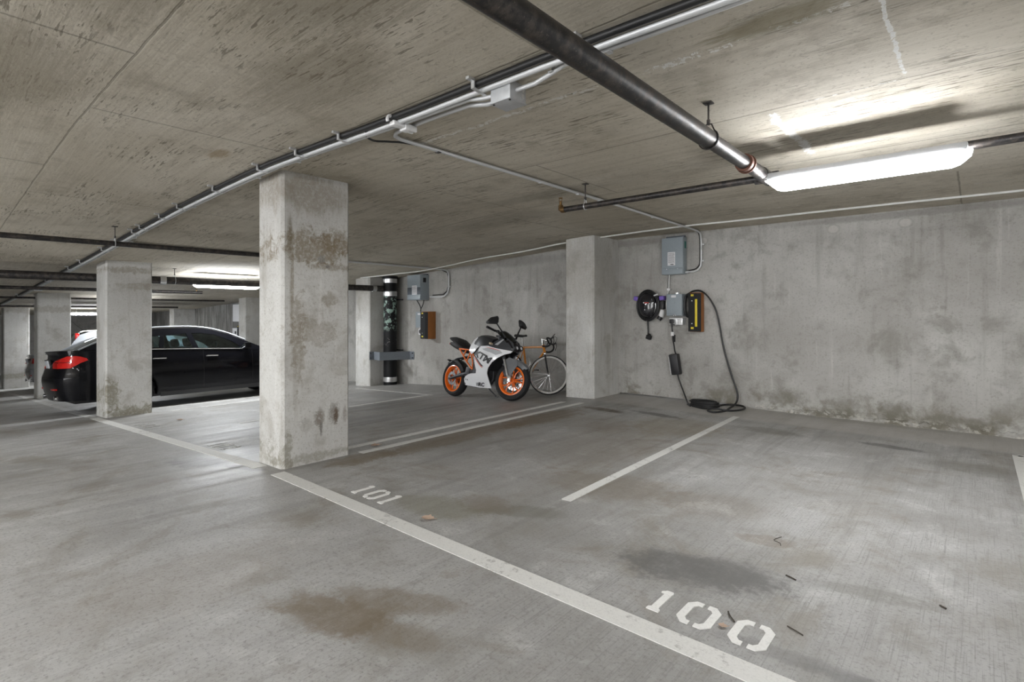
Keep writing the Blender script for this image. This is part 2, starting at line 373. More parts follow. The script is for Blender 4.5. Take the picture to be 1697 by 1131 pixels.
MAT['lens'] = emit('fluorescent_lens', (0.97, 0.985, 1.0), LAMP)
MAT['lens_far'] = emit('fluorescent_lens_far', (0.93, 0.965, 1.0), LAMP_FAR)
MAT['lens_aisle'] = emit('fluorescent_lens_aisle', (0.97, 0.985, 1.0), LAMP_AISLE)
MAT['housing'] = plain('lamp_housing_grey', (0.45, 0.46, 0.47), 0.4)
MAT['pipe'] = make_pipe_black()
MAT['standpipe'] = make_standpipe()
MAT['steel'] = plain('brushed_steel_band', (0.62, 0.62, 0.62), 0.32, 0.9)
MAT['rust'] = plain('rusty_coupling', (0.12, 0.05, 0.03), 0.6, 0.4)
MAT['brass'] = plain('dull_brass', (0.20, 0.12, 0.05), 0.45, 0.8)
MAT['emt'] = plain('galvanised_conduit', (0.66, 0.67, 0.68), 0.42, 0.35, 0.5, 0.04, 5)
MAT['galv'] = plain('galvanised_sheet', (0.55, 0.565, 0.58), 0.45, 0.4, sc=25, var=0.2)
MAT['zinc'] = plain('zinc_clip', (0.7, 0.71, 0.72), 0.3, 0.6)
MAT['cable'] = plain('black_cable', (0.012, 0.012, 0.013), 0.45)
MAT['cable_white'] = plain('white_cable', (0.75, 0.75, 0.73), 0.4)
MAT['grey_box'] = plain('grey_enamel', (0.30, 0.345, 0.375), 0.38, 0.0, 0.5, 0.06)
MAT['grey_dark'] = plain('dark_grey_enamel', (0.10, 0.115, 0.135), 0.45, 0.0, 0.5, 0.08)
MAT['grey_paint'] = plain('grey_painted_plate', (0.17, 0.19, 0.215), 0.5, 0.0, 0.5, 0.12)
MAT['sticker'] = plain('white_sticker', (0.78, 0.78, 0.80), 0.5)
MAT['ink'] = plain('printed_ink', (0.06, 0.06, 0.065), 0.6)
MAT['green'] = plain('green_sticker', (0.02, 0.17, 0.14), 0.5)
MAT['black'] = plain('black_plastic', (0.014, 0.014, 0.016), 0.4)
MAT['black_gloss'] = plain('glossy_black_plastic', (0.010, 0.010, 0.014), 0.12, 0, 0.6, coat=0.6)
MAT['rubber'] = plain('black_rubber', (0.02, 0.02, 0.021), 0.7, 0, 0.3)
MAT['yellow'] = plain('yellow_reflective_strip', (0.80, 0.62, 0.03), 0.45)
MAT['wood'] = make_wood()
MAT['purple'] = plain('purple_clip', (0.17, 0.10, 0.45), 0.4)
MAT['white_plastic'] = plain('white_plastic', (0.80, 0.80, 0.80), 0.35)
MAT['red'] = plain('red_tape', (0.45, 0.03, 0.02), 0.5)
MAT['orange'] = plain('orange_enamel', (0.86, 0.17, 0.012), 0.3, 0, 0.5, 0.05, coat=0.4)
MAT['orange_frame'] = plain('bicycle_orange_enamel', (0.72, 0.27, 0.03), 0.3, 0, 0.5, 0.1, coat=0.4)
MAT['fairing'] = plain('white_fairing_plastic', (0.80, 0.81, 0.83), 0.22, 0, 0.5, 0.03, coat=0.5)
MAT['fairing_grey'] = plain('grey_fairing_plastic', (0.42, 0.43, 0.45), 0.35)
MAT['fairing_dark'] = plain('dark_grey_fairing', (0.05, 0.052, 0.058), 0.35)
MAT['seat'] = plain('black_seat_vinyl', (0.012, 0.012, 0.013), 0.55)
MAT['engine'] = plain('dark_engine_metal', (0.06, 0.06, 0.065), 0.45, 0.6, sc=15, var=0.3)
MAT['alloy'] = plain('bright_alloy', (0.72, 0.72, 0.73), 0.25, 0.9)
MAT['chrome'] = plain('chrome', (0.8, 0.8, 0.81), 0.12, 1.0)
MAT['red_paint'] = plain('red_decal', (0.65, 0.06, 0.02), 0.35)
MAT['car_black'] = plain('black_car_paint', (0.004, 0.0042, 0.006), 0.3, 0.0, 0.05, 0.05, coat=0.6)
MAT['car_silver'] = plain('pearl_white_car_paint', (0.36, 0.375, 0.40), 0.25, 0.1, 0.5, 0.03, coat=1.0)
MAT['trim_black'] = plain('black_car_trim', (0.010, 0.010, 0.011), 0.3)
MAT['car_glass'] = make_glass('tinted_car_glass', (0.80, 0.90, 0.91), 0.03)
MAT['screen'] = make_glass('smoked_windscreen', (0.30, 0.31, 0.33), 0.08)
MAT['tail'] = plain('red_tail_lamp', (0.62, 0.012, 0.010), 0.12, 0, 0.6, 0.25, sc=12, coat=1.0)
MAT['tail_dark'] = plain('dark_red_tail_lamp', (0.25, 0.006, 0.006), 0.15, 0, 0.6, coat=1.0)
MAT['headlamp'] = plain('clear_headlamp', (0.85, 0.87, 0.9), 0.08, 0.3, 0.6)
MAT['amber'] = plain('pale_indicator_lens', (0.75, 0.62, 0.45), 0.2)
MAT['plate'] = plain('number_plate', (0.70, 0.72, 0.76), 0.4)
MAT['upholstery'] = plain('dark_upholstery', (0.03, 0.03, 0.032), 0.8)
MAT['mudguard'] = plain('dark_grey_mudguard', (0.15, 0.155, 0.165), 0.35)
MAT['satin'] = plain('roof_reflection_silver', (0.55, 0.58, 0.62), 0.3, 0.4)  # silver tone of the strip that imitates light reflected along the car roof
MAT['leaf'] = plain('dry_leaf_brown', (0.46, 0.34, 0.26), 0.8, var=0.3)
MAT['leaf_dark'] = plain('dry_twig_dark', (0.055, 0.045, 0.035), 0.8, var=0.3)

# ------------------------------------------------------------------ mesh helpers
class MB:
    def __init__(s):
        s.v = []; s.f = []
    def add(s, vs, fs, M=None):
        b = len(s.v)
        for p in vs:
            s.v.append(tuple(M @ Vector(p)) if M is not None else tuple(p))
        for f in fs: s.f.append(tuple(b + i for i in f))
        return s
    def box(s, c, d, M=None, bev=0.0, rot=None):
        bm = bmesh.new()
        bmesh.ops.create_cube(bm, size=1.0)
        bmesh.ops.scale(bm, vec=d, verts=bm.verts)
        if bev > 0:
            bmesh.ops.bevel(bm, geom=bm.edges[:], offset=bev, segments=2, profile=0.6, affect='EDGES')
        if rot is not None: bmesh.ops.transform(bm, matrix=rot.to_4x4(), verts=bm.verts)
        bmesh.ops.translate(bm, vec=c, verts=bm.verts)
        return s.bm(bm, M)
    def bm(s, bm, M=None):
        bm.verts.ensure_lookup_table(); bm.verts.index_update()
        s.add([v.co[:] for v in bm.verts], [[v.index for v in f.verts] for f in bm.faces], M)
        bm.free()
        return s
    def tube(s, pts, r, n=10, closed=False, M=None, cap=True):
        pts = [Vector(p) for p in pts]
        m = len(pts)
        rs = r if isinstance(r, (list, tuple)) else [r] * m
        vs = []; fs = []
        t0 = (pts[1] - pts[0]).normalized()
        up = Vector((0, 0, 1)) if abs(t0.z) < 0.9 else Vector((1, 0, 0))
        nrm = t0.cross(up).normalized()
        for i in range(m):
            if closed: tg = (pts[(i + 1) % m] - pts[i - 1]).normalized()
            elif i == 0: tg = t0
            elif i == m - 1: tg = (pts[i] - pts[i - 1]).normalized()
            else: tg = ((pts[i + 1] - pts[i]).normalized() + (pts[i] - pts[i - 1]).normalized()).normalized()
            nrm = (nrm - tg * nrm.dot(tg))
            nrm = nrm.normalized() if nrm.length > 1e-6 else tg.orthogonal().normalized()
            bn = tg.cross(nrm)
            for k in range(n):
                a = 2 * PI * k / n
                vs.append(pts[i] + (nrm * math.cos(a) + bn * math.sin(a)) * rs[i])
        rings = m if closed else m - 1
        for i in range(rings):
            j = (i + 1) % m
            for k in range(n):
                l = (k + 1) % n
                fs.append((i * n + k, i * n + l, j * n + l, j * n + k))
        if cap and not closed:
            fs.append(tuple(range(n))[::-1]); fs.append(tuple((m - 1) * n + k for k in range(n)))
        return s.add(vs, fs, M)
    def cyl(s, p0, p1, r, n=16, M=None): return s.tube([p0, p1], r, n, False, M)
    def lathe(s, prof, n=32, M=None, closed=True):
        """profile of (radius, height) turned about local z; closed=True joins last to first (a ring)"""
        m = len(prof); vs = []; fs = []
        for k in range(n):
            a = 2 * PI * k / n
            for r, h in prof: vs.append((r * math.cos(a), r * math.sin(a), h))
        for k in range(n):
            l = (k + 1) % n
            for i in range(m if closed else m - 1):
                j = (i + 1) % m
                fs.append((k * m + i, l * m + i, l * m + j, k * m + j))
        return s.add(vs, fs, M)
    def disc(s, r, h0, h1, n=28, M=None):
        return s.lathe([(0.0001, h0), (r, h0), (r, h1), (0.0001, h1)], n, M)
    def prism(s, poly, h0, h1, M=None):
        """polygon in local xy between heights h0 and h1"""
        n = len(poly)
        vs = [(x, y, h0) for x, y in poly] + [(x, y, h1) for x, y in poly]
        fs = [tuple(range(n))[::-1], tuple(range(n, 2 * n))] + [(i, (i + 1) % n, n + (i + 1) % n, n + i) for i in range(n)]
        return s.add(vs, fs, M)
    def grid(s, rows, M=None, thick=0.0):
        """rows of equal length of 3D points -> sheet, or a shell of the given thickness"""
        bm = bmesh.new()
        vv = [[bm.verts.new(p) for p in r] for r in rows]
        for i in range(len(rows) - 1):
            for j in range(len(rows[0]) - 1):
                bm.faces.new((vv[i][j], vv[i][j + 1], vv[i + 1][j + 1], vv[i + 1][j]))
        if thick:
            bmesh.ops.recalc_face_normals(bm, faces=bm.faces)
            bmesh.ops.solidify(bm, geom=bm.faces[:], thickness=thick)
        return s.bm(bm, M)
    def panel(s, poly, yf, step=0.08, thick=0.02, M=None, sub=True):
        """outline in (x, z) laid on the surface y = yf(x, z); thickness grows inward (towards y = 0)"""
        bm = bmesh.new()
        bm.faces.new([bm.verts.new((x, 0, z)) for x, z in poly])
        if sub:
            xs = [p[0] for p in poly]; zs = [p[1] for p in poly]
            k = math.floor(min(xs) / step) + 1
            while k * step < max(xs):
                bmesh.ops.bisect_plane(bm, geom=bm.verts[:] + bm.edges[:] + bm.faces[:], plane_co=(k * step, 0, 0), plane_no=(1, 0, 0), dist=1e-5); k += 1
            k = math.floor(min(zs) / step) + 1
            while k * step < max(zs):
                bmesh.ops.bisect_plane(bm, geom=bm.verts[:] + bm.edges[:] + bm.faces[:], plane_co=(0, 0, k * step), plane_no=(0, 0, 1), dist=1e-5); k += 1
        bmesh.ops.triangulate(bm, faces=bm.faces[:])
        for v in bm.verts: v.co.y = yf(v.co.x, v.co.z)
        src = [v.co.copy() for v in bm.verts]
        bm.verts.index_update()
        fs = [[v.index for v in f.verts] for f in bm.faces]
        edges = [(e.verts[0].index, e.verts[1].index) for e in bm.edges if len(e.link_faces) == 1]
        bm.free()
        n = len(src)
        sgn = 1 if sum(p.y for p in src) < 0 else -1
        vs = [tuple(p) for p in src] + [(p.x, p.y + sgn * thick, p.z) for p in src]
        allf = [tuple(f) for f in fs] + [tuple(n + i for i in f[::-1]) for f in fs] + [(a, b, n + b, n + a) for a, b in edges]
        return s.add(vs, allf, M)
    def mesh(s, name, angle=38, off=None, smooth=True):
        me = bpy.data.meshes.new(name)
        vs = s.v if off is None else [(x - off[0], y - off[1], z - off[2]) for x, y, z in s.v]
        me.from_pydata(vs, [], s.f)
        bm = bmesh.new(); bm.from_mesh(me)
        bmesh.ops.recalc_face_normals(bm, faces=bm.faces)
        bm.to_mesh(me); bm.free()
        if smooth:
            me.polygons.foreach_set('use_smooth', [True] * len(me.polygons))
            me.set_sharp_from_angle(angle=math.radians(angle))
        me.update()
        return me

def part(name, mb, mat, parent, world=True, label=None, angle=38):
    """a mesh that is a part of `parent`; world=True: its points are world points, else points in the parent's own frame"""
    if world and parent is not None:
        inv = WORLD[parent.name].inverted()
        mb.v = [tuple(inv @ Vector(p)) for p in mb.v]
    me = mb.mesh(name, angle)
    o = bpy.data.objects.new(name, me)
    COL.objects.link(o)
    o.parent = parent
    if parent is not None: WORLD[o.name] = WORLD[parent.name].copy()
    me.materials.append(MAT[mat] if isinstance(mat, str) else mat)
    if label: o['label'] = label
    return o
WORLD = {}
def thing(name, label, cat, loc=(0, 0, 0), M=None, group=None):
    o = bpy.data.objects.new(name, None)
    o.empty_display_size = 0.1
    COL.objects.link(o)
    m = M if M is not None else Matrix.Translation(loc)
    o.matrix_world = m
    o.location, o.rotation_quaternion, o.scale = m.decompose()[0], m.decompose()[1], m.decompose()[2]
    o.rotation_euler = m.decompose()[1].to_euler()
    WORLD[o.name] = m.copy()
    o['label'] = label; o['category'] = cat
    if group: o['group'] = group
    return o
def single(name, mb, mat, label, cat, group=None, kind=None, angle=38):
    """a thing that is one mesh; origin at the middle of its base"""
    xs, ys, zs = zip(*mb.v)
    off = ((min(xs) + max(xs)) / 2, (min(ys) + max(ys)) / 2, min(zs))
    me = mb.mesh(name, angle, off)
    o = bpy.data.objects.new(name, me)
    COL.objects.link(o)
    o.location = off
    WORLD[o.name] = Matrix.Translation(off)
    me.materials.append(MAT[mat] if isinstance(mat, str) else mat)
    if label: o['label'] = label
    if cat: o['category'] = cat
    if group: o['group'] = group
    if kind: o['kind'] = kind
    return o
def RX(a): return Matrix.Rotation(a, 4, 'X')
def RY(a): return Matrix.Rotation(a, 4, 'Y')
def RZ(a): return Matrix.Rotation(a, 4, 'Z')
def TR(*p): return Matrix.Translation(p if len(p) == 3 else p[0])
def arc(c, r, a0, a1, n, ax='xz'):
    out = []
    for i in range(n + 1):
        a = a0 + (a1 - a0) * i / n
        u, v = r * math.cos(a), r * math.sin(a)
        out.append((c[0] + u, c[1], c[2] + v) if ax == 'xz' else (c[0] + u, c[1] + v, c[2]) if ax == 'xy' else (c[0], c[1] + u, c[2] + v))
    return out
def smooth_path(pts, n=6):
    """Catmull-Rom through the points"""
    P = [Vector(p) for p in pts]
    out = []
    for i in range(len(P) - 1):
        p0 = P[max(i - 1, 0)]; p1 = P[i]; p2 = P[i + 1]; p3 = P[min(i + 2, len(P) - 1)]
        for k in range(n):
            t = k / n
            out.append(0.5 * ((2 * p1) + (p2 - p0) * t + (2 * p0 - 5 * p1 + 4 * p2 - p3) * t * t + (3 * p1 - p0 - 3 * p2 + p3) * t ** 3))
    out.append(P[-1])
    return out
def text_mesh(s, size, align='CENTER', shear=0.0):
    """lettering as flat triangles in the xy plane"""
    cu = bpy.data.curves.new('lettering', 'FONT')
    cu.body = s; cu.size = size; cu.align_x = align; cu.align_y = 'CENTER'; cu.shear = shear; cu.resolution_u = 3; cu.offset = size * 0.04
    o = bpy.data.objects.new('lettering', cu)
    COL.objects.link(o)
    me = o.to_mesh()
    vs = [v.co[:] for v in me.vertices]; fs = [tuple(p.vertices) for p in me.polygons]
    o.to_mesh_clear()
    bpy.data.objects.remove(o); bpy.data.curves.remove(cu)
    return vs, fs

# ------------------------------------------------------------------ the shell
def slab(pts, y0, y1, up):
    """a slab whose visible face follows the level points; the other face lies 0.25 beyond"""
    mb = MB()
    poly = [(x, z) for x, z in pts] + [(x, z + up) for x, z in reversed(pts)]
    n = len(poly)
    vs = [(x, y0, z) for x, z in poly] + [(x, y1, z) for x, z in poly]
    m = len(pts)
    fs = [(i, (i + 1) % n, n + (i + 1) % n, n + i) for i in range(n)]
    for b in (0, n):
        for i in range(m - 1): fs.append((b + i, b + i + 1, b + n - 2 - i, b + n - 1 - i))
    return mb.add(vs, fs)
Y0 = -7.5
floor = single('floor', slab(FLOOR_PTS, Y0, 8.0, -0.25), 'floor', 'grey broom-finished concrete garage floor with oil stains, sloping down past the column', None, kind='structure', angle=1)
ceiling = single('ceiling', slab(CEIL_PTS, Y0, 8.0, 0.25), 'ceiling', 'beige board-marked concrete slab ceiling with white lime crusts', None, kind='structure', angle=1)

def wall_y(name, y0, y1, mat, label, x0=9.0, x1=-34.0, notch=None):
    xs = sorted(set([x0, x1] + [p[0] for p in FLOOR_PTS + CEIL_PTS if x1 < p[0] < x0] + ([notch[0], notch[0] - 0.001, notch[1], notch[1] + 0.001] if notch else [])), reverse=True)
    lo = []; hi = []
    for x in xs:
        z = fz(x) - 0.01
        if notch and notch[1] + 0.0005 <= x <= notch[0] - 0.0005: z = fz(x) + 0.022
        lo.append((x, z)); hi.append((x, cz(x) + 0.01))
    poly = lo + hi[::-1]; n = len(poly); m = len(lo)
    vs = [(x, y0, z) for x, z in poly] + [(x, y1, z) for x, z in poly]
    fs = [(i, (i + 1) % n, n + (i + 1) % n, n + i) for i in range(n)]
    for b in (0, n):
        for i in range(m - 1): fs.append((b + i, b + i + 1, b + n - 2 - i, b + n - 1 - i))
    return single(name, MB().add(vs, fs), mat, label, None, kind='structure', angle=1)
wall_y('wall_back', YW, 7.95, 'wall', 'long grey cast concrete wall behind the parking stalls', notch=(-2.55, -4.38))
def wall_x(name, x0, x1, mat, label):
    z0 = min(fz(x0), fz(x1)) - 0.01; z1 = max(cz(x0), cz(x1)) + 0.01
    return single(name, MB().box(((x0 + x1) / 2, 0.1, (z0 + z1) / 2), (abs(x1 - x0), 15.2, z1 - z0)), mat, label, None, kind='structure', angle=1)
wall_y('wall_front', Y0 + 0.3, Y0, 'wall_plain', 'concrete wall on the far side of the drive aisle, along the ramp', x0=-9.0)
wall_x('wall_right', 8.7, 9.0, 'wall_plain', 'concrete end wall on the level side')
wall_x('wall_left', -33.7, -33.4, 'wall_plain', 'pale concrete end wall far down the ramp')

def column(name, x0, x1, y0, y1, mat, label, cat='column', top=0.012, group=None):
    """x0 > x1; the floor and ceiling may slope below and above it"""
    c = 0.022
    poly = [(x0, y0 + c), (x0, y1 - c), (x0 - c, y1), (x1 + c, y1), (x1, y1 - c), (x1, y0 + c), (x1 + c, y0), (x0 - c, y0)]
    n = len(poly)
    vs = [(x, y, fz(x) - 0.012) for x, y in poly] + [(x, y, cz(x) + top) for x, y in poly]
    fs = [tuple(range(n))[::-1], tuple(range(n, 2 * n))] + [(i, (i + 1) % n, n + (i + 1) % n, n + i) for i in range(n)]
    return single(name, MB().add(vs, fs), mat, label, cat, group, 'structure', 20)
column('column', -4.36, -4.81, 2.065, 2.70, 'column_near', 'large pale concrete column with brown water stains and tyre scuffs, nearest the painted number 101')
column('column', -10.34, -10.97, 2.07, 2.70, 'column_mid', 'pale concrete column standing in front of the black car, damp at its foot')
column('column', -16.96, -17.50, 2.07, 2.70, 'column_far', 'pale concrete column between the black car and the white car')
column('column', -23.70, -24.30, 2.07, 2.70, 'column_far', 'grey concrete column farthest down the aisle, beyond the white car')
column('pilaster', -4.40, -4.93, 6.92, YW + 0.05, 'pilaster', 'rough concrete pilaster on the wall beside the orange bicycle', 'pilaster')
column('pilaster', -10.40, -10.98, 6.95, YW + 0.05, 'pilaster', 'concrete pilaster beside the black standpipe, bright front and shaded side', 'pilaster')
column('pilaster', -17.0, -17.5, 6.90, YW + 0.05, 'pilaster', 'pale concrete pilaster seen past the bonnet of the black car', 'pilaster')
column('pilaster', -23.7, -24.2, 6.90, YW + 0.05, 'pilaster', 'narrow bright pilaster at the far dark stained stretch of wall', 'pilaster')

# ------------------------------------------------------------------ paint on the floor (parts of the floor)
def ribbon(x0, y0, x1, y1, wid, h=0.004):
    """painted stripe from one point to another, following the slab"""
    n = max(1, int(abs(x1 - x0) / 0.6)); 
    xs = [x0 + (x1 - x0) * i / n for i in range(n + 1)]
    if abs(x1 - x0) > 0.6:
        lo_, hi_ = min(x0, x1), max(x0, x1)
        xs = sorted(set(xs + [p[0] for p in FLOOR_PTS if lo_ < p[0] < hi_]), reverse=x1 < x0)
    d = Vector((x1 - x0, y1 - y0)).normalized(); nn = Vector((-d.y, d.x)) * wid / 2
    rows = []
    pts = [(x, y0 + (y1 - y0) * ((x - x0) / (x1 - x0))) for x in xs] if abs(x1 - x0) > 0.6 else [(x0, y0), (x1, y1)]
    for x, y in pts:
        a = (x + nn.x, y + nn.y); b = (x - nn.x, y - nn.y)
        rows.append([(a[0], a[1], fz(a[0]) - 0.001), (a[0], a[1], fz(a[0]) + h), (b[0], b[1], fz(b[0]) + h), (b[0], b[1], fz(b[0]) - 0.001)])
    mb = MB(); vs = [p for r in rows for p in r]; fs = [(0, 1, 2, 3), tuple(4 * (len(rows) - 1) + k for k in (3, 2, 1, 0))]
    for i in range(len(rows) - 1):
        for k in range(4):
            l = (k + 1) % 4
            fs.append((4 * i + k, 4 * i + l, 4 * i + 4 + l, 4 * i + 4 + k))
    return mb.add(vs, fs)
part('stall_line', ribbon(2.6, 2.02, -4.28, 1.99, 0.112), 'line', floor, label='long white front line of the stalls')
part('stall_line', ribbon(-4.60, 1.99, -10.55, 1.965, 0.115), 'line', floor)
part('stall_line', ribbon(-10.75, 1.965, -30.0, 1.90, 0.12), 'line_worn', floor)
part('stall_line', ribbon(-2.145, 3.02, -2.27, 6.88, 0.075), 'line', floor)
part('stall_line', ribbon(0.285, 3.2, 0.285, 6.68, 0.075), 'line', floor)
part('stall_line', ribbon(0.285, 6.68, 0.75, 6.68, 0.075), 'line', floor)
part('stall_line', ribbon(-4.62, 2.80, -4.62, 6.44, 0.085), 'line', floor)
part('stall_line', ribbon(-4.335, 2.80, -4.335, 6.50, 0.085), 'line', floor)
part('stall_line', ribbon(-7.48, 2.95, -7.50, 6.25, 0.085), 'line', floor)
part('stall_line', ribbon(-7.40, 6.27, -10.3, 6.55, 0.06), 'line_worn', floor)
part('stall_line', ribbon(-10.25, 2.95, -10.25, 6.4, 0.085), 'line_worn', floor)
part('stall_line', ribbon(-10.95, 2.95, -10.95, 6.4, 0.085), 'line_worn', floor)
part('stall_line', ribbon(-17.2, 2.2, -17.2, 6.4, 0.085), 'line_worn', floor)
part('stall_line', ribbon(-14.2, 2.9, -14.2, 6.4, 0.085), 'line_worn', floor)

ONE = [[(-0.13, 0.0), (0.13, 0.0), (0.13, 0.10), (0.075, 0.15), (0.075, 0.86), (0.09, 0.93), (0.06, 1.0), (-0.075, 1.0), (-0.16, 0.90), (-0.155, 0.84), (-0.075, 0.84), (-0.075, 0.15), (-0.13, 0.10)]]
ZL = [(-0.05, 0.0), (-0.20, 0.0), (-0.34, 0.18), (-0.34, 0.82), (-0.20, 1.0), (-0.05, 1.0), (-0.05, 0.86), (-0.12, 0.86), (-0.185, 0.76), (-0.185, 0.24), (-0.12, 0.14), (-0.05, 0.14)]
ZERO = [ZL, [(-x, y) for x, y in ZL]]
TWO = [[(-0.3, 0.0), (0.3, 0.0), (0.3, 0.15), (-0.08, 0.15), (0.28, 0.55), (0.30, 0.80), (0.18, 1.0), (-0.18, 1.0), (-0.30, 0.80), (-0.30, 0.68), (-0.15, 0.68), (-0.12, 0.84), (0.10, 0.86), (0.15, 0.76), (0.12, 0.60), (-0.30, 0.14)]]
THREE = [[(-0.3, 0.18), (-0.18, 0.0), (0.18, 0.0), (0.3, 0.18), (0.3, 0.40), (0.22, 0.5), (0.3, 0.6), (0.3, 0.82), (0.18, 1.0), (-0.18, 1.0), (-0.3, 0.82), (-0.3, 0.72), (-0.15, 0.72), (-0.1, 0.86), (0.1, 0.86), (0.15, 0.76), (0.12, 0.58), (-0.05, 0.55), (-0.05, 0.44), (0.12, 0.42), (0.15, 0.24), (0.1, 0.14), (-0.1, 0.14), (-0.15, 0.28), (-0.3, 0.28)]]
GL = {'1': ONE, '0': ZERO, '2': TWO, '3': THREE}
def stall_number(s, xs, y, wid, hgt, mat, label):
    root = MB()
    num = bpy.data.objects.new('stall_number', None); COL.objects.link(num); num.parent = floor
    WORLD[num.name] = WORLD[floor.name].copy(); num['label'] = label
    for ch, x in zip(s, xs):
        mb = MB()
        for poly in GL[ch]:
            pts = [(x + px * wid, y + py * hgt) for px, py in poly]
            n = len(pts)
            vs = [(a, b, fz(a) - 0.001) for a, b in pts] + [(a, b, fz(a) + 0.0045) for a, b in pts]
            mb.add(vs, [tuple(range(n))[::-1], tuple(range(n, 2 * n))] + [(i, (i + 1) % n, n + (i + 1) % n, n + i) for i in range(n)])
        part('digit', mb, mat, num, angle=10)
stall_number('100', (-1.068, -0.898, -0.683), 2.148, 0.218, 0.196, 'digit', 'white stencilled number 100 painted on the floor')
stall_number('101', (-3.40, -3.235, -3.075), 2.130, 0.19, 0.185, 'digit', 'white stencilled number 101 painted on the floor')
stall_number('102', (-6.10, -5.94, -5.77), 2.095, 0.20, 0.19, 'digit_worn', 'worn white stencilled number 102 on the ramp')
stall_number('103', (-8.83, -8.63, -8.43), 2.09, 0.22, 0.19, 'digit_worn', 'worn white stencilled number 103 on the ramp')

# ------------------------------------------------------------------ fluorescent fixtures
def fixture(cx, cy, zc, along, length, far, label, stems=True):
    """wraparound strip light: grey pan, translucent lens with sloped ends, two hanging stems"""
    ang = 0 if along == 'x' else PI / 2
    slope = 0.0
    if along == 'x' and cx < -5: slope = 0.06
    Mx = TR(cx, cy, zc) @ RZ(ang) @ RY(-slope)
    f = thing('fluorescent_fixture', label, 'ceiling light', M=Mx)
    L = length / 2
    p = MB().box((0, 0, 0.038), (2 * L - 0.03, 0.172, 0.05), bev=0.012)
    for sx in (-1, 1): p.box((sx * (L - 0.01), 0, 0.02), (0.035, 0.05, 0.02), bev=0.004)
    part('housing', p, 'housing', f, world=False)
    # lens: tray section with sloping sides
    sec = [(-0.088, 0.012), (-0.080, -0.030), (-0.055, -0.052), (0.055, -0.052), (0.080, -0.030), (0.088, 0.012)]
    rows = []
    for x, k in ((-L + 0.0, 0.0), (-L + 0.05, 0.8), (-L + 0.09, 1.0), (L - 0.09, 1.0), (L - 0.05, 0.8), (L, 0.0)):
        rows.append([(x, y * (0.93 + 0.07 * k), 0.012 + (z - 0.012) * max(k, 0.04)) for y, z in sec])
    lens = MB().grid(rows)
    n = len(lens.v)
    part('lens', lens, {0: 'lens', 1: 'lens_far', 2: 'lens_aisle'}[int(far)], f, world=False, angle=50)
    for sx in (-0.62, 0.62):
        c = MB().box((sx * L, 0, 0.064), (0.03, 0.09, 0.012), bev=0.003)
        part('bracket', c, 'zinc', f, world=False)
        if not stems:
            part('hanger', MB().box((sx * L, 0.10, 0.074), (0.028, 0.11, 0.028), bev=0.004), 'zinc', f, world=False)
        else:
            part('hanger', MB().cyl((sx * L, 0.0, 0.06), (sx * L, 0.0, cz(cx) - zc + 0.02), 0.003, 8), 'zinc', f, world=False)
    return f
fixture(-0.57, 4.06, 2.222, 'x', 1.10, False, 'bright wraparound strip light under the dark sprinkler pipe near the grey cabinet', stems=False)
fixture(-11.32, 4.25, 1.858, 'y', 1.25, True, 'strip light glowing under a black pipe above the black car, seen past the big column')
fixture(-17.7, 4.0, 1.55, 'y', 0.9, True, 'strip light hidden behind the column in front of the black car')
fixture(-23.4, 4.3, 1.30, 'y', 1.4, True, 'bright strip light seen above the white car between two columns')
for x, y, far, lab in ((1.5, -1.3, 2, 'strip light over the drive aisle behind the viewpoint, nearest the level end'), (-2.2, -1.3, 2, 'strip light over the drive aisle behind the viewpoint, opposite the number 101'),
                  (-5.6, -2.2, 2, 'strip light over the drive aisle behind the viewpoint, at the head of the ramp'), (-8.8, -2.4, 1, 'strip light over the drive aisle behind the viewpoint, lowest on the ramp')):
    fixture(x, y, cz(x) - 0.10, 'x', 1.2, far, lab)
fixture(5.4, 4.06, 2.30, 'x', 1.2, 2, 'strip light farther along the stalls outside the view')

# ------------------------------------------------------------------ sprinkler pipes
def hanger(pipe, x, y, z, r, top, mat='zinc', axis='x'):
    """threaded rod, swivel and ring round the pipe: parts of the pipe"""
    h = MB().cyl((x, y, z + r + 0.035), (x, y, top + 0.01), 0.0055, 8)
    h.box((x, y, top - 0.003), (0.05, 0.05, 0.008), bev=0.002)
    h.cyl((x, y, z + r + 0.03), (x, y, z + r + 0.06), 0.010, 6)
    part('hanger_rod', h, 'pipe', pipe)
    ring = []
    for k in range(20):
        a = 2 * PI * k / 20
        u, v = (r + 0.005) * math.cos(a), (r + 0.005) * math.sin(a)
        if math.sin(a) > 0.9: v += 0.03
        ring.append((x, y + u, z + v) if axis == 'x' else (x + u, y, z + v))
    part('hanger_ring', MB().tube(ring, 0.0045, 6, True), mat, pipe)

def sprinkler_head(pipe, x, y, z, up=1):
    h = MB().cyl((x, y, z), (x, y, z + up * 0.03), 0.014, 12)
    h.tube(arc((x, y, z + up * 0.05), 0.018, -PI / 2, PI * 1.5, 14), 0.003, 6)
    h.cyl((x, y, z + up * 0.03), (x, y, z + up * 0.045), 0.007, 10)
    h.cyl((x, y, z + up * 0.068), (x, y, z + up * 0.074), 0.020, 14)
    return part('sprinkler_head', h, 'brass', pipe)

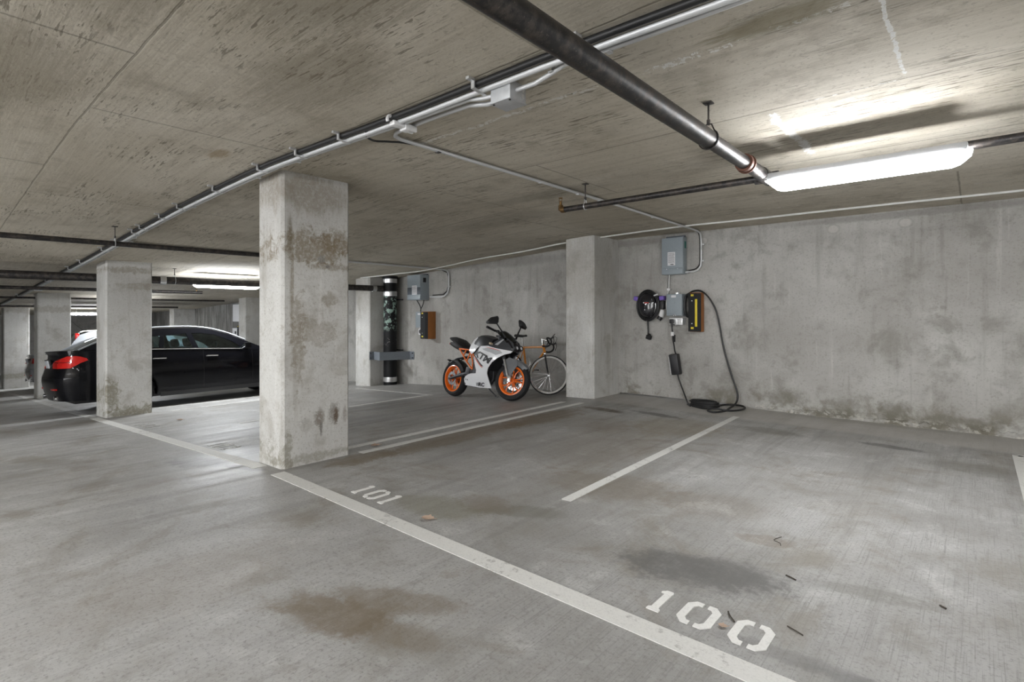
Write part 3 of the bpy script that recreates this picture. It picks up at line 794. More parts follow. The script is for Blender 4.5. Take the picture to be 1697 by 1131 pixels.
mp = thing('sprinkler_main', 'thick dark steel main pipe from the top edge to the bright strip light', 'pipe', (-1.15, 2.0, 2.3))
part('pipe', MB().cyl((-1.145, -7.0, 2.30), (-1.155, 3.06, 2.30), 0.052, 24), 'pipe', mp)
part('pipe', MB().cyl((-1.155, 3.06, 2.30), (-1.158, 4.16, 2.30), 0.044, 24), 'pipe', mp)
part('coupling', MB().lathe([(0.044, -0.02), (0.058, -0.018), (0.060, 0.0), (0.058, 0.018), (0.044, 0.02)], 24, TR(-1.157, 3.66, 2.30) @ RX(PI / 2)).lathe([(0.044, -0.006), (0.064, -0.006), (0.064, 0.006), (0.044, 0.006)], 24, TR(-1.157, 3.70, 2.30) @ RX(PI / 2)), 'rust', mp)
part('tee', MB().cyl((-1.158, 4.02, 2.30), (-1.158, 4.24, 2.30), 0.050, 20).cyl((-1.24, 4.17, 2.30), (-1.08, 4.17, 2.30), 0.040, 20), 'pipe', mp)
hanger(mp, -1.156, 3.03, 2.30, 0.052, 2.51, 'pipe', 'y')

bp = thing('sprinkler_branch', 'thin dark sprinkler pipe crossing above the bright strip light', 'pipe', (-1.4, 4.17, 2.3))
part('pipe', MB().cyl((-2.985, 4.165, 2.30), (-1.2, 4.17, 2.30), 0.027, 18).cyl((-1.12, 4.17, 2.30), (6.0, 4.20, 2.32), 0.027, 18), 'pipe', bp)
part('elbow', MB().tube([(-2.97, 4.165, 2.30), (-3.0, 4.165, 2.30), (-3.018, 4.165, 2.312), (-3.022, 4.165, 2.345)], [0.030, 0.031, 0.029, 0.022], 14), 'brass', bp)
sprinkler_head(bp, -3.022, 4.165, 2.345)
hanger(bp, -2.74, 4.166, 2.30, 0.027, 2.51)
hanger(bp, 1.6, 4.18, 2.305, 0.027, 2.51)

def long_pipe(label, a, b, r, n=2, heads=(), mat='pipe', tops=()):
    t = thing('sprinkler_pipe', label, 'pipe', ((a[0] + b[0]) / 2, (a[1] + b[1]) / 2, (a[2] + b[2]) / 2))
    part('pipe', MB().cyl(a, b, r, 18), mat, t)
    d = Vector(b) - Vector(a)
    for k in tops:
        p = Vector(a) + d * k
        hanger(t, p.x, p.y, p.z, r, cz(p.x), 'zinc', 'y')
    for k in heads:
        p = Vector(a) + d * k
        sprinkler_head(t, p.x, p.y, p.z + r * 0.8)
    return t
long_pipe('thin black pipe under the ceiling running in behind the big stained column', (-7.68, -7.0, 2.095), (-7.52, 3.75, 2.12), 0.030, tops=(0.3, 0.8), heads=(0.99,))
bigp = long_pipe('thick black drain pipe running over the black car to the standpipe', (-12.55, -7.0, 1.955), (-10.27, 7.22, 1.873), 0.066, tops=(0.32, 0.717))
d_ = Vector((2.28, 14.22, -0.082)).normalized()
def on_big(k): return Vector((-12.55, -7.0, 1.955)) + Vector((2.28, 14.22, -0.082)) * k
for k in (0.705, 0.985):
    p = on_big(k)
    q = d_.to_track_quat('Z', 'Y').to_matrix().to_4x4()
    part('coupling', MB().lathe([(0.066, -0.045), (0.078, -0.045), (0.080, 0.0), (0.078, 0.045), (0.066, 0.045)], 22, TR(p) @ q), 'steel', bigp)
long_pipe('thin black pipe farther down the ramp, ending in a pale lit sprinkler', (-14.6, -7.0, 1.83), (-13.6, 4.55, 1.79), 0.034, heads=(0.90, 0.99), tops=(0.5, 0.86))
long_pipe('slim pipe along the ceiling above the white car', (-17.3, -7.0, cz(-17.3) - 0.10), (-17.3, 6.4, cz(-17.3) - 0.10), 0.025)
long_pipe('black pipe along the ceiling in front of the farthest column', (-21.5, -7.0, cz(-21.5) - 0.07), (-21.5, 6.4, cz(-21.5) - 0.07), 0.03)

sp = thing('standpipe', 'thick black cast-iron standpipe with peeling paint and silver bands in the wall corner', 'standpipe', (-10.20, 7.36, fz(-10.2)))
sx, sy = -10.20, 7.37
zb = fz(sx)
part('pipe', MB().cyl((sx, sy, zb - 0.01), (sx, sy, cz(sx) + 0.02), 0.150, 32), 'standpipe', sp)
for z in (zb + 0.13, 1.755, 2.06):
    part('band', MB().lathe([(0.150, -0.055), (0.158, -0.055), (0.161, -0.03), (0.158, 0.0), (0.161, 0.03), (0.158, 0.055), (0.150, 0.055)], 32, TR(sx, sy, z)).box((sx - 0.02, sy - 0.163, z), (0.05, 0.02, 0.08), bev=0.004), 'steel', sp)
for z in (1.62, 0.46):
    part('wall_strap', MB().box((sx + 0.19, 7.50, z), (0.20, 0.05, 0.03), bev=0.004), 'trim_black', sp)
part('hub', MB().cyl((sx, sy, 2.10), (sx, sy, cz(sx) + 0.02), 0.172, 32), 'standpipe', sp)
pts = [(-10.385, 6.94), (-10.385, 7.05), (-10.06, 6.985), (-9.83, 7.645), (-9.68, 7.645)]
mb = MB(); zl, zh, th = 0.245, 0.43, 0.008
for (x0, y0), (x1, y1) in zip(pts, pts[1:]):
    d = Vector((x1 - x0, y1 - y0)).normalized(); nn = Vector((-d.y, d.x)) * th
    q = [(x0, y0), (x1, y1), (x1 + nn.x, y1 + nn.y), (x0 + nn.x, y0 + nn.y)]
    mb.prism(q, zl, zh)
gp = thing('pipe_guard', 'bent grey steel guard plate bolted round the black standpipe', 'guard', (-10.0, 7.2, zl))
part('plate', mb, 'grey_paint', gp, angle=20)
for y, z in ((6.965, zl + 0.04), (6.965, zh - 0.04)):
    part('bolt', MB().cyl((-10.40, y, z), (-10.37, y, z), 0.012, 8), 'trim_black', gp)
for x, z in ((-9.72, zl + 0.04), (-9.72, zh - 0.04)):
    part('bolt', MB().cyl((x, 7.66, z), (x, 7.625, z), 0.012, 8), 'trim_black', gp)

# ------------------------------------------------------------------ conduits and cables under the ceiling
def ypath(x):       # the run drifts towards the aisle going down the ramp
    return lerp_pts([(3.0, 2.04), (-0.7, 2.03), (-1.4, 2.0), (-2.7, 1.995), (-3.55, 1.955), (-4.5, 1.93), (-4.8, 1.915), (-6.1, 1.865), (-7.6, 1.85), (-30, 1.84)], x)
def run(dx0, dx1, dy, dz, r, n=8, step=0.45, wave=0.0):
    pts = []; x = dx0
    while x > dx1:
        pts.append((x, ypath(x) + dy + wave * math.sin(x * 2.1), cz(x) - dz)); x -= step
    pts.append((dx1, ypath(dx1) + dy, cz(dx1) - dz))
    return pts
single('black_cable', MB().tube(run(2.5, -30, -0.049, 0.020, 0.02), 0.018, 10), 'cable', 'thick black cable strapped to the ceiling beside the long silver conduits', 'cable')
single('black_cable', MB().tube(run(2.5, -30, 0.010, 0.022, 0.01, wave=0.004), 0.008, 8), 'cable', 'thin black cable between the two long silver ceiling conduits', 'cable')
def strap(x, y, z, prof, wid=0.022):
    """bent sheet clip: profile in (y, z), as wide as wid along x"""
    n = len(prof)
    vs = [(x - wid / 2, y + a, z + b) for a, b in prof] + [(x + wid / 2, y + a, z + b) for a, b in prof]
    return MB().add(vs, [tuple(range(n))[::-1], tuple(range(n, 2 * n))] + [(i, (i + 1) % n, n + (i + 1) % n, n + i) for i in range(n)])
c1 = thing('conduit', 'long silver conduit along the ceiling from the top edge down the ramp', 'conduit', (-5, 1.95, 2.4))
part('tube', MB().tube(run(2.5, -30, -0.012, 0.040, 0.014), 0.0155, 12), 'emt', c1)
c2 = thing('conduit', 'second long silver conduit, nearer the wall, entering the ceiling junction box', 'conduit', (-5, 2.0, 2.4))
part('tube', MB().tube([(2.5, ypath(2.5) + 0.035, 2.47)] + [(x, ypath(x) + 0.035, 2.47) for x in (1.0, 0, -1.0, -1.45)] + [(-1.55, 2.045, 2.455), (-1.64, 2.05, 2.44), (-1.76, 2.05, 2.44)], 0.0115, 12), 'emt', c2)
part('tube', MB().tube([(-1.90, 2.025, 2.44), (-1.98, 2.02, 2.445), (-2.08, ypath(-2.1) + 0.026, 2.468)] + run(-2.4, -30, 0.026, 0.038, 0.012), 0.0115, 12), 'emt', c2)
part('red_tape', MB().cyl((-1.40, ypath(-1.4) + 0.034, 2.468), (-1.34, ypath(-1.34) + 0.035, 2.47), 0.0135, 12), 'red', c2)
for x in (-1.30, -1.95, -3.2, -3.75, -4.35, -5.2, -6.05, -6.6, -7.3, -7.6, -8.4, -9.1, -10.5, -11.4, -12.6, -13.6, -15.3, -17.5):
    y = ypath(x); z = cz(x)
    part('strap', strap(x, y, z, [(0.012, -0.060), (-0.080, -0.050), (-0.080, -0.014), (-0.118, -0.014), (-0.118, 0.004), (-0.072, 0.004), (-0.072, -0.044), (0.012, -0.054)]), 'zinc', c1)
for x in (-1.22, -1.53, -3.9, -4.55, -5.9, -7.9, -9.8, -12.0):
    y = ypath(x) + (0.035 if x > -2 else 0.026); z = cz(x) if x < -1.6 else 2.508
    part('strap', strap(x, y, z, [(-0.015, -0.056), (0.018, -0.056), (0.022, -0.016), (0.05, -0.016), (0.05, 0.004), (0.016, 0.004), (0.013, -0.050), (-0.015, -0.050)]), 'zinc', c2)

jb = thing('junction_box', 'galvanised junction box hanging under the ceiling conduits', 'junction box', (-1.83, 2.06, 2.36))
part('body', MB().box((-1.83, 2.06, 2.437), (0.135, 0.125, 0.09), bev=0.004), 'galv', jb)
part('cover', MB().box((-1.83, 2.06, 2.388), (0.142, 0.132, 0.006), bev=0.002), 'galv', jb)
for y, z in ((2.05, 2.44), (2.095, 2.455), (2.095, 2.42)):
    part('knockout', MB().disc(0.013, 0, 0.004, 16, TR(-1.7635, y, z) @ RY(PI / 2)), 'zinc', jb)
for y, z in ((2.025, 2.455), (2.025, 2.42), (2.09, 2.455)):
    part('knockout', MB().disc(0.012, 0, 0.003, 16, TR(-1.90, y, z) @ RY(PI / 2)), 'galv', jb)
for x in (-1.775, -1.885):
    part('screw', MB().disc(0.006, 0, 0.004, 8, TR(x, 2.01, 2.381)), 'trim_black', jb)

c3 = thing('conduit', 'bright silver conduit crossing the ceiling to the grey cabinet beside the charger', 'conduit', (-2.9, 4.5, 2.47))
p3 = [(-1.90, 2.085, 2.435), (-2.0, 2.082, 2.44), (-2.15, 2.09, 2.475), (-2.5, 2.10, 2.486), (-2.78, 2.105, 2.486)]
p3 += [(-2.95 + 0.15 * math.cos(a), 2.255 + 0.15 * math.sin(a), 2.486) for a in [(-PI / 2) - (PI / 2) * k / 6 for k in range(1, 7)] ] if False else [(-2.86, 2.115, 2.486), (-2.92, 2.15, 2.486), (-2.945, 2.21, 2.486)]
p3 += [(-2.945, 2.4, 2.486), (-2.945, 3.8, 2.486), (-2.95, 4.9, 2.486), (-2.99, 7.2, 2.486), (-3.0, 7.45, 2.486), (-3.005, 7.56, 2.465), (-3.01, 7.60, 2.41), (-3.01, 7.615, 2.33), (-3.01, 7.615, 2.08), (-3.02, 7.615, 1.99), (-3.06, 7.612, 1.935), (-3.12, 7.61, 1.918), (-3.235, 7.61, 1.915)]
part('tube', MB().tube(p3, 0.0135, 12), 'emt', c3)
for (x, y) in ((-2.945, 2.55), (-2.945, 3.75), (-2.947, 4.35), (-2.95, 4.75), (-2.97, 6.0)):
    part('strap', MB().box((x, y, 2.472), (0.036, 0.03, 0.006), bev=0.002).box((x - 0.03, y, 2.498), (0.03, 0.03, 0.012), bev=0.003), 'zinc' if y > 3 else 'trim_black', c3)
for z in (2.31, 2.07):
    part('strap', MB().box((-3.0, 7.632, z), (0.05, 0.03, 0.02), bev=0.003), 'zinc', c3)
part('connector', MB().cyl((-3.20, 7.61, 1.915), (-3.24, 7.61, 1.915), 0.022, 12), 'zinc', c3)
single('black_cable', MB().tube(smooth_path([(-2.5, 1.955, 2.487), (-2.72, 1.93, 2.489), (-2.9, 1.935, 2.482), (-3.02, 1.99, 2.472), (-3.06, 2.08, 2.468), (-3.02, 2.17, 2.475), (-2.975, 2.3, 2.485), (-2.967, 2.6, 2.491), (-2.967, 3.8, 2.491), (-2.972, 4.9, 2.491), (-3.015, 7.2, 2.491), (-3.035, 7.5, 2.489), (-3.037, 7.6, 2.45), (-3.037, 7.635, 2.36), (-3.037, 7.635, 2.1), (-3.045, 7.635, 2.02), (-3.09, 7.635, 1.965), (-3.15, 7.63, 1.945), (-3.24, 7.63, 1.94)], 5), 0.0075, 8), 'cable', 'thin black cable looping off the ceiling run along the bright crossing conduit', 'cable')
wf = thing('pipe_clamp', 'white plastic clamp gripping the ceiling conduits where the crossing conduit bends', 'clamp', (-2.67, 2.03, 2.42))
part('body', MB().box((-2.66, 1.985, 2.455), (0.05, 0.10, 0.028), bev=0.008).box((-2.66, 2.04, 2.45), (0.065, 0.05, 0.04), bev=0.008), 'white_plastic', wf)
part('jaw', MB().tube(arc((-2.66, 1.925, 2.47), 0.024, -0.5, PI + 0.6, 10, 'yz'), 0.010, 8), 'white_plastic', wf)
part('foot', MB().box((-2.645, 2.085, 2.452), (0.02, 0.045, 0.035), bev=0.005).box((-2.68, 2.085, 2.452), (0.02, 0.045, 0.035), bev=0.005), 'white_plastic', wf)

# conduit to the second cabinet, with its own small box on the ceiling run
c4 = thing('conduit', 'dark conduit crossing the ceiling behind the big column to the cabinet above the motorcycle', 'conduit', (-8.4, 5, 2.2))
xx = -8.45
zz = cz(xx) - 0.03
part('tube', MB().tube([(xx, 1.93, zz), (xx, 4.0, zz), (xx, 7.4, zz), (xx, 7.55, zz - 0.015), (xx - 0.01, 7.61, zz - 0.08), (xx - 0.01, 7.615, zz - 0.16), (xx - 0.01, 7.615, 1.86), (xx - 0.05, 7.612, 1.74), (xx - 0.14, 7.61, 1.675), (xx - 0.25, 7.61, 1.66), (xx - 0.62, 7.61, 1.665)], 0.016, 12), 'emt', c4)
part('strap', MB().box((xx - 0.01, 7.635, 1.88), (0.06, 0.03, 0.03), bev=0.003), 'zinc', c4)
single('black_cable', MB().tube([(xx - 0.035, 1.95, zz + 0.008), (xx - 0.035, 7.4, zz + 0.008), (xx - 0.04, 7.60, zz - 0.06), (xx - 0.045, 7.632, zz - 0.16), (xx - 0.045, 7.632, 1.88), (xx - 0.09, 7.632, 1.78), (xx - 0.2, 7.632, 1.715), (xx - 0.55, 7.632, 1.705)], 0.011, 8), 'cable', 'thin black cable beside the dark conduit to the cabinet above the motorcycle', 'cable')
single('junction_box', MB().box((-8.38, 1.90, cz(-8.38) - 0.05), (0.13, 0.13, 0.08), bev=0.006), 'galv', 'small junction box on the ceiling conduits above the thin black pipe', 'junction box')
single('junction_box', MB().box((-15.2, 1.86, cz(-15.2) - 0.06), (0.16, 0.14, 0.09), bev=0.006), 'galv', 'far junction box on the ceiling conduits near the column before the white car', 'junction box')

wc = [(2.2, 7.16, 2.497), (0.35, 7.14, 2.497), (-0.58, 7.08, 2.497), (-1.48, 7.05, 2.497), (-2.3, 7.03, 2.495), (-2.86, 6.98, 2.493), (-3.5, 7.03, 2.494), (-4.15, 7.12, 2.495), (-5.05, 7.08, cz(-5.05) - 0.015), (-6.0, 7.14, cz(-6.0) - 0.02), (-7.0, 7.08, cz(-7.0) - 0.02), (-8.0, 7.16, cz(-8) - 0.03), (-8.8, 7.10, cz(-8.8) - 0.05), (-9.4, 7.06, cz(-9.4) - 0.03), (-10.05, 7.0, cz(-10.05) - 0.015), (-10.6, 6.85, cz(-10.6) - 0.012)]
single('white_cable', MB().tube(smooth_path(wc, 5), 0.0125, 8), 'cable_white', 'long white cable tacked along the ceiling near the wall head', 'cable')
single('white_cable', MB().tube([(-10.46, 6.93, cz(-10.46) - 0.01), (-10.45, 6.92, 2.0), (-10.452, 6.92, 1.94)], 0.005, 6), 'cable_white', 'thin white wire hanging down in front of the pilaster by the standpipe', 'wire')

rl = random.Random(11)
rows = []
nx = 150
for i in range(nx + 1):
    x = -2.45 + (1.6 + 2.45) * i / nx
    k = min(1.0, i / 25) * (0.65 + 0.35 * math.sin(x * 3.1) ** 2)
    dpt = (0.035 + 0.035 * rl.random()) * k + 0.004
    hgt = (0.03 + 0.035 * rl.random()) * k + 0.004
    rows.append([(x, YW + 0.01, hgt * 1.1), (x, YW - dpt * 0.35, hgt * (0.85 + 0.2 * rl.random())), (x + 0.01 * rl.random(), YW - dpt * 0.8, hgt * 0.45 * (0.7 + 0.6 * rl.random())), (x, YW - dpt * 1.25, -0.003)])
single('trim_1', MB().grid(rows), 'wall', 'rough crumbling mortar along the foot of the back wall', None, kind='structure', angle=20)

# ------------------------------------------------------------------ electrical gear on the wall, level bay
YF = 7.535
def cabinet(x0, x1, z0, z1, y0, label, kind='electrical_cabinet', lip=True):
    t = thing(kind, label, 'electrical box', ((x0 + x1) / 2, YW, z0))
    part('body', MB().box(((x0 + x1) / 2, (y0 + YW) / 2, (z0 + z1) / 2), (x1 - x0, YW - y0, z1 - z0), bev=0.006), 'grey_box', t)
    return t
ca = cabinet(-3.585, -3.245, 1.885, 2.435, YF, 'grey steel cabinet high on the wall right of the pilaster, with a printed white label')
part('cover', MB().box((-3.415, YF - 0.004, 2.205), (0.33, 0.012, 0.44), bev=0.003), 'grey_box', ca)
part('lower_cover', MB().box((-3.415, YF - 0.004, 1.935), (0.33, 0.012, 0.088), bev=0.003), 'grey_box', ca)
part('flange', MB().box((-3.415, YW - 0.012, 2.445), (0.30, 0.012, 0.05), bev=0.002), 'grey_dark', ca)
for k in range(5):
    part('flange_bolt', MB().box((-3.55 + k * 0.07, YW - 0.02, 2.449), (0.022, 0.022, 0.02), bev=0.003), 'grey_dark', ca)
lb = part('label', MB().box((-3.425, YF - 0.012, 2.118), (0.118, 0.004, 0.20), bev=0.0), 'sticker', ca)
def printed_rows(parent, x, y, z0, z1, wid, rows, face='y', hgt=0.006, seed=3):
    rr = random.Random(seed); mb = MB()
    for i in range(rows):
        z = z1 - (z1 - z0) * (i + 0.5) / rows
        u = -wid / 2
        while u < wid / 2 - 0.008:
            l = min(rr.uniform(0.006, 0.022), wid / 2 - u)
            mb.box((x + u + l / 2, y, z), (l, 0.0012, hgt))
            u += l + 0.005
    return part('print', mb, 'ink', parent, angle=5)
printed_rows(lb, -3.425, YF - 0.0146, 2.055, 2.205, 0.095, 11, hgt=0.004)
part('mark', MB().box((-3.415, YF - 0.0146, 2.033), (0.05, 0.0012, 0.012)), 'ink', lb)
part('side_sticker', MB().box((-3.2435, 7.60, 2.32), (0.004, 0.055, 0.10)), 'green', ca)
for x in (-3.5, -3.33):
    part('screw', MB().disc(0.006, 0, 0.005, 8, TR(x, YF - 0.009, 1.965) @ RX(PI / 2)), 'zinc', ca)
single('black_cable', MB().tube(smooth_path([(-3.515, 7.63, 1.89), (-3.52, 7.63, 1.80), (-3.525, 7.635, 1.72), (-3.525, 7.635, 1.60), (-3.52, 7.635, 1.5)], 5), 0.009, 8), 'cable', 'short black cable dropping from the grey cabinet beside the white one', 'cable')
wcb = thing('white_cable', 'white cable dropping from the grey cabinet and curving into the box below', 'cable', (-3.5, 7.62, 1.4))
part('sheath', MB().tube(smooth_path([(-3.495, 7.60, 1.89), (-3.50, 7.60, 1.78), (-3.503, 7.60, 1.68), (-3.51, 7.58, 1.58), (-3.525, 7.57, 1.48), (-3.525, 7.57, 1.39), (-3.505, 7.575, 1.32), (-3.475, 7.59, 1.29)], 6), 0.008, 8), 'cable_white', wcb)
part('tie', MB().box((-3.502, 7.60, 1.665), (0.05, 0.03, 0.035), bev=0.005), 'white_plastic', wcb)

cd = cabinet(-3.505, -3.262, 1.265, 1.592, YF, 'grey safety switch box on the wall between the black charger and the timber block', 'switch_box')
part('door', MB().box((-3.384, YF - 0.005, 1.43), (0.236, 0.014, 0.32), bev=0.004), 'grey_box', cd)
part('hub', MB().cyl((-3.365, 7.60, 1.585), (-3.365, 7.60, 1.612), 0.040, 16), 'zinc', cd)
part('label', MB().box((-3.39, YF - 0.014, 1.556), (0.075, 0.004, 0.034)), 'sticker', cd)
part('embossed_mark', MB().disc(0.018, 0, 0.003, 16, TR(-3.39, YF - 0.012, 1.455) @ RX(PI / 2)), 'grey_box', cd)
part('hasp', MB().tube(arc((-3.372, YF - 0.016, 1.268), 0.016, -0.3, PI + 0.3, 8), 0.006, 8), 'zinc', cd)
ob = thing('outlet_box', 'metal outlet box with a black plug, under the grey switch box', 'outlet', (-3.36, YW, 1.13))
part('body', MB().box((-3.36, 7.60, 1.183), (0.20, 0.12, 0.10), bev=0.005), 'galv', ob)
part('cover_plate', MB().box((-3.36, 7.537, 1.183), (0.206, 0.006, 0.106), bev=0.002), 'steel', ob)
part('receptacle', MB().box((-3.305, 7.533, 1.183), (0.06, 0.006, 0.07), bev=0.002), 'white_plastic', ob)
part('receptacle', MB().box((-3.41, 7.533, 1.183), (0.06, 0.006, 0.07), bev=0.002), 'white_plastic', ob)

bc = thing('portable_charger', 'black portable charger brick hanging by its cable from the outlet box', 'charger', (-3.35, 7.5, 0.4))
bc_pl = part('plug', MB().box((-3.41, 7.505, 1.185), (0.062, 0.05, 0.062), bev=0.014).cyl((-3.41, 7.50, 1.17), (-3.405, 7.50, 1.10), 0.016, 10), 'black', bc)
part('cord', MB().tube(smooth_path([(-3.408, 7.50, 1.12), (-3.402, 7.51, 1.02), (-3.40, 7.52, 0.92), (-3.395, 7.545, 0.83), (-3.385, 7.56, 0.73), (-3.37, 7.58, 0.68)], 6), 0.011, 8), 'cable', bc)
part('tag', MB().box((-3.398, 7.50, 0.998), (0.045, 0.022, 0.058), bev=0.004), 'white_plastic', bc)
part('inline_fuse', MB().box((-3.385, 7.53, 0.93), (0.032, 0.03, 0.11), bev=0.008), 'rubber', bc)
Mb = TR(-3.39, 7.585, 0.54) @ RY(math.radians(-9))
part('brick', MB().box((0, 0, 0), (0.135, 0.11, 0.31), bev=0.02, M=Mb), 'black', bc)
part('edge_strip', MB().box((-0.069, -0.022, -0.01), (0.010, 0.05, 0.27), bev=0.004, M=Mb), 'white_plastic', bc)

ws = thing('wall_charger', 'rounded black vehicle charger on the wall with its cable coiled round it', 'charger', (-3.82, YW, 1.2))
cxw, czw = -3.83, 1.425
prof = []
def oval(rx, rz, y, n=40, p=2.35, cx=cxw, czz=czw):
    out = []
    for k in range(n):
        a = 2 * PI * k / n
        c, s_ = math.cos(a), math.sin(a)
        out.append((cx + rx * math.copysign(abs(c) ** (2 / p), c), y, czz + rz * math.copysign(abs(s_) ** (2 / p), s_)))
    return out
def oval_stack(levels):
    mb = MB(); vs = []; fs = []
    n = 40
    for rx, rz, y in levels: vs += oval(rx, rz, y, n)
    for i in range(len(levels) - 1):
        for k in range(n):
            l = (k + 1) % n
            fs.append((i * n + k, i * n + l, (i + 1) * n + l, (i + 1) * n + k))
    fs.append(tuple(range(n))); fs.append(tuple((len(levels) - 1) * n + k for k in range(n)))
    return mb.add(vs, fs)
part('back_shell', oval_stack([(0.12, 0.17, YW), (0.125, 0.175, 7.60), (0.115, 0.165, 7.56)]), 'black', ws)
part('front_cover', oval_stack([(0.130, 0.175, 7.575), (0.140, 0.186, 7.56), (0.136, 0.182, 7.535), (0.118, 0.160, 7.512), (0.085, 0.115, 7.500)]), 'black_gloss', ws, angle=60)
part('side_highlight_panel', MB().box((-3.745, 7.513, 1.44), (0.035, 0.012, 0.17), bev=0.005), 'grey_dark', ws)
part('logo', MB().disc(0.010, 0, 0.002, 14, TR(-3.865, 7.4995, 1.466) @ RX(PI / 2)), 'white_plastic', ws)
part('logo_lettering', MB().box((-3.818, 7.4985, 1.466), (0.072, 0.002, 0.014)), 'red', ws)
for k in range(3):
    part('indicator_dot', MB().disc(0.004, 0, 0.002, 8, TR(-3.845, 7.4995, 1.405 - k * 0.022) @ RX(PI / 2)), 'alloy', ws)
loops = []
for k in range(4):
    n = 36
    for i in range(n):
        a = -PI / 2 + 2 * PI * i / n
        r_ = 0.148 + 0.012 * k
        loops.append((cxw + r_ * 1.0 * math.cos(a), 7.60 - 0.022 * (k % 2) - 0.004 * k, czw + (0.20 + 0.012 * k) * math.sin(a)))
part('coiled_cable', MB().tube(loops, 0.0125, 8), 'cable', ws)
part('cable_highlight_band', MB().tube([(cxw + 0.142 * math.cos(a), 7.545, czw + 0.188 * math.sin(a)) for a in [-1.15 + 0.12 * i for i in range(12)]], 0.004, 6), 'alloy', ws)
part('vent_tab', MB().box((-3.825, 7.515, 1.292), (0.05, 0.012, 0.018), bev=0.004), 'grey_box', ws)
for x, z, a in ((-4.03, 1.535, 0.25), (-3.60, 1.535, -0.1)):
    part('purple_clip', MB().box((x, 7.60, z), (0.075, 0.10, 0.065), bev=0.012, rot=RY(a).to_3x3()), 'purple', ws)
    part('clip_bracket', MB().box((x + (0.05 if x < -3.8 else -0.045), 7.62, z + 0.005), (0.07, 0.06, 0.07), bev=0.01), 'black', ws)
part('white_tie', MB().box((-3.69, 7.555, 1.585), (0.07, 0.02, 0.02), bev=0.004, rot=RY(-0.3).to_3x3()), 'white_plastic', ws)
part('holster', MB().box((-3.60, 7.61, 1.43), (0.06, 0.09, 0.13), bev=0.01), 'black', ws)
part('connector_handle', MB().tube([(-3.585, 7.56, 1.35), (-3.59, 7.545, 1.30), (-3.60, 7.53, 1.245)], [0.030, 0.036, 0.040], 14), 'white_plastic', ws)
part('connector_nose', MB().tube([(-3.60, 7.53, 1.248), (-3.625, 7.515, 1.205)], [0.042, 0.036], 14), 'black', ws)
part('cord', MB().tube(smooth_path([(-3.85, 7.60, 1.24), (-3.85, 7.61, 1.15), (-3.845, 7.615, 1.03), (-3.838, 7.60, 0.96)], 5), 0.013, 8), 'cable', ws)
part('plug', MB().box((-3.83, 7.60, 0.93), (0.075, 0.07, 0.065), bev=0.012, rot=RY(0.3).to_3x3()).tube(smooth_path([(-3.838, 7.6, 0.98), (-3.80, 7.59, 0.97), (-3.80, 7.59, 0.90)], 4), 0.012, 8), 'rubber', ws)

def timber_block(x0, x1, z0, z1, y0, label, side):
    t = thing('guard_block', label, 'bumper', ((x0 + x1) / 2, YW, z0))
    part('timber', MB().box(((x0 + x1) / 2, (y0 + YW) / 2 + 0.02, (z0 + z1) / 2), (x1 - x0, YW - y0 - 0.04, z1 - z0), bev=0.004), 'wood', t)
    # rubber facing, chamfered on its wall-ward edge
    w_ = x1 - x0
    poly = [(x0 - 0.006, y0 + 0.045), (x0 - 0.006, y0 + 0.004), (x0, y0), (x1 - 0.05, y0), (x1 - 0.002, y0 + 0.035), (x1 - 0.002, y0 + 0.045)]
    part('rubber_facing', MB().prism(poly, z0 + 0.005, z1 - 0.01), 'rubber', t, angle=20)
    zc = (z0 + z1) / 2; h = z1 - z0
    if side: part('yellow_strip', MB().box((x0 + w_ * 0.66, y0 - 0.002, zc - 0.01), (w_ * 0.20, 0.006, h * 0.70), bev=0.002), 'yellow', t)
    for z in (z1 - 0.04, z0 + 0.055):
        part('yellow_pad', MB().box((x0 + w_ * 0.32, y0 - 0.002, z), (w_ * 0.24, 0.006, 0.03), bev=0.002), 'yellow', t)
    for z in (zc + h * 0.29, zc - h * 0.29):
        part('bolt', MB().disc(0.008, 0, 0.006, 8, TR(x0 + w_ * 0.30, y0 - 0.001, z) @ RX(PI / 2)), 'zinc', t)
    return t
timber_block(-3.155, -2.985, 1.035, 1.605, 7.51, 'timber block with black rubber facing and a yellow stripe, beside the grey switch box', 1)
cr = []
for k in range(4):
    for i in range(28):
        a = PI / 2 - 2 * PI * i / 28
        cr.append((-3.21 + 0.045 * math.cos(a) + 0.004 * k, 7.575 + 0.018 * (k % 2) - 0.01 * math.cos(a), 1.42 + (0.15 + 0.008 * k) * math.sin(a)))
hc = thing('charging_cable', 'long black charging cable looping from the timber block down to a coil on the floor', 'cable', (-2.7, 7.5, 0.0))
part('hanging_coil', MB().tube(cr, 0.0115, 8), 'cable', hc)
fp = [(-3.19, 7.57, 1.585), (-3.12, 7.565, 1.625), (-3.03, 7.56, 1.635), (-2.95, 7.56, 1.60), (-2.86, 7.565, 1.50), (-2.78, 7.575, 1.34), (-2.735, 7.59, 1.13), (-2.70, 7.60, 0.9), (-2.64, 7.60, 0.65), (-2.56, 7.595, 0.40), (-2.495, 7.585, 0.22), (-2.485, 7.57, 0.11), (-2.50, 7.50, 0.045), (-2.52, 7.35, 0.016), (-2.50, 7.12, 0.014), (-2.57, 6.94, 0.014), (-2.68, 7.0, 0.014), (-2.72, 7.25, 0.014), (-2.68, 7.50, 0.02), (-2.58, 7.595, 0.026), (-2.46, 7.60, 0.026), (-2.37, 7.52, 0.02), (-2.36, 7.36, 0.014), (-2.45, 7.18, 0.014), (-2.60, 7.12, 0.03), (-2.80, 7.13, 0.014), (-2.98, 7.22, 0.014)]
part('cable', MB().tube(smooth_path(fp, 6), 0.0125, 8), 'cable', hc)
co = []
rr = random.Random(5)
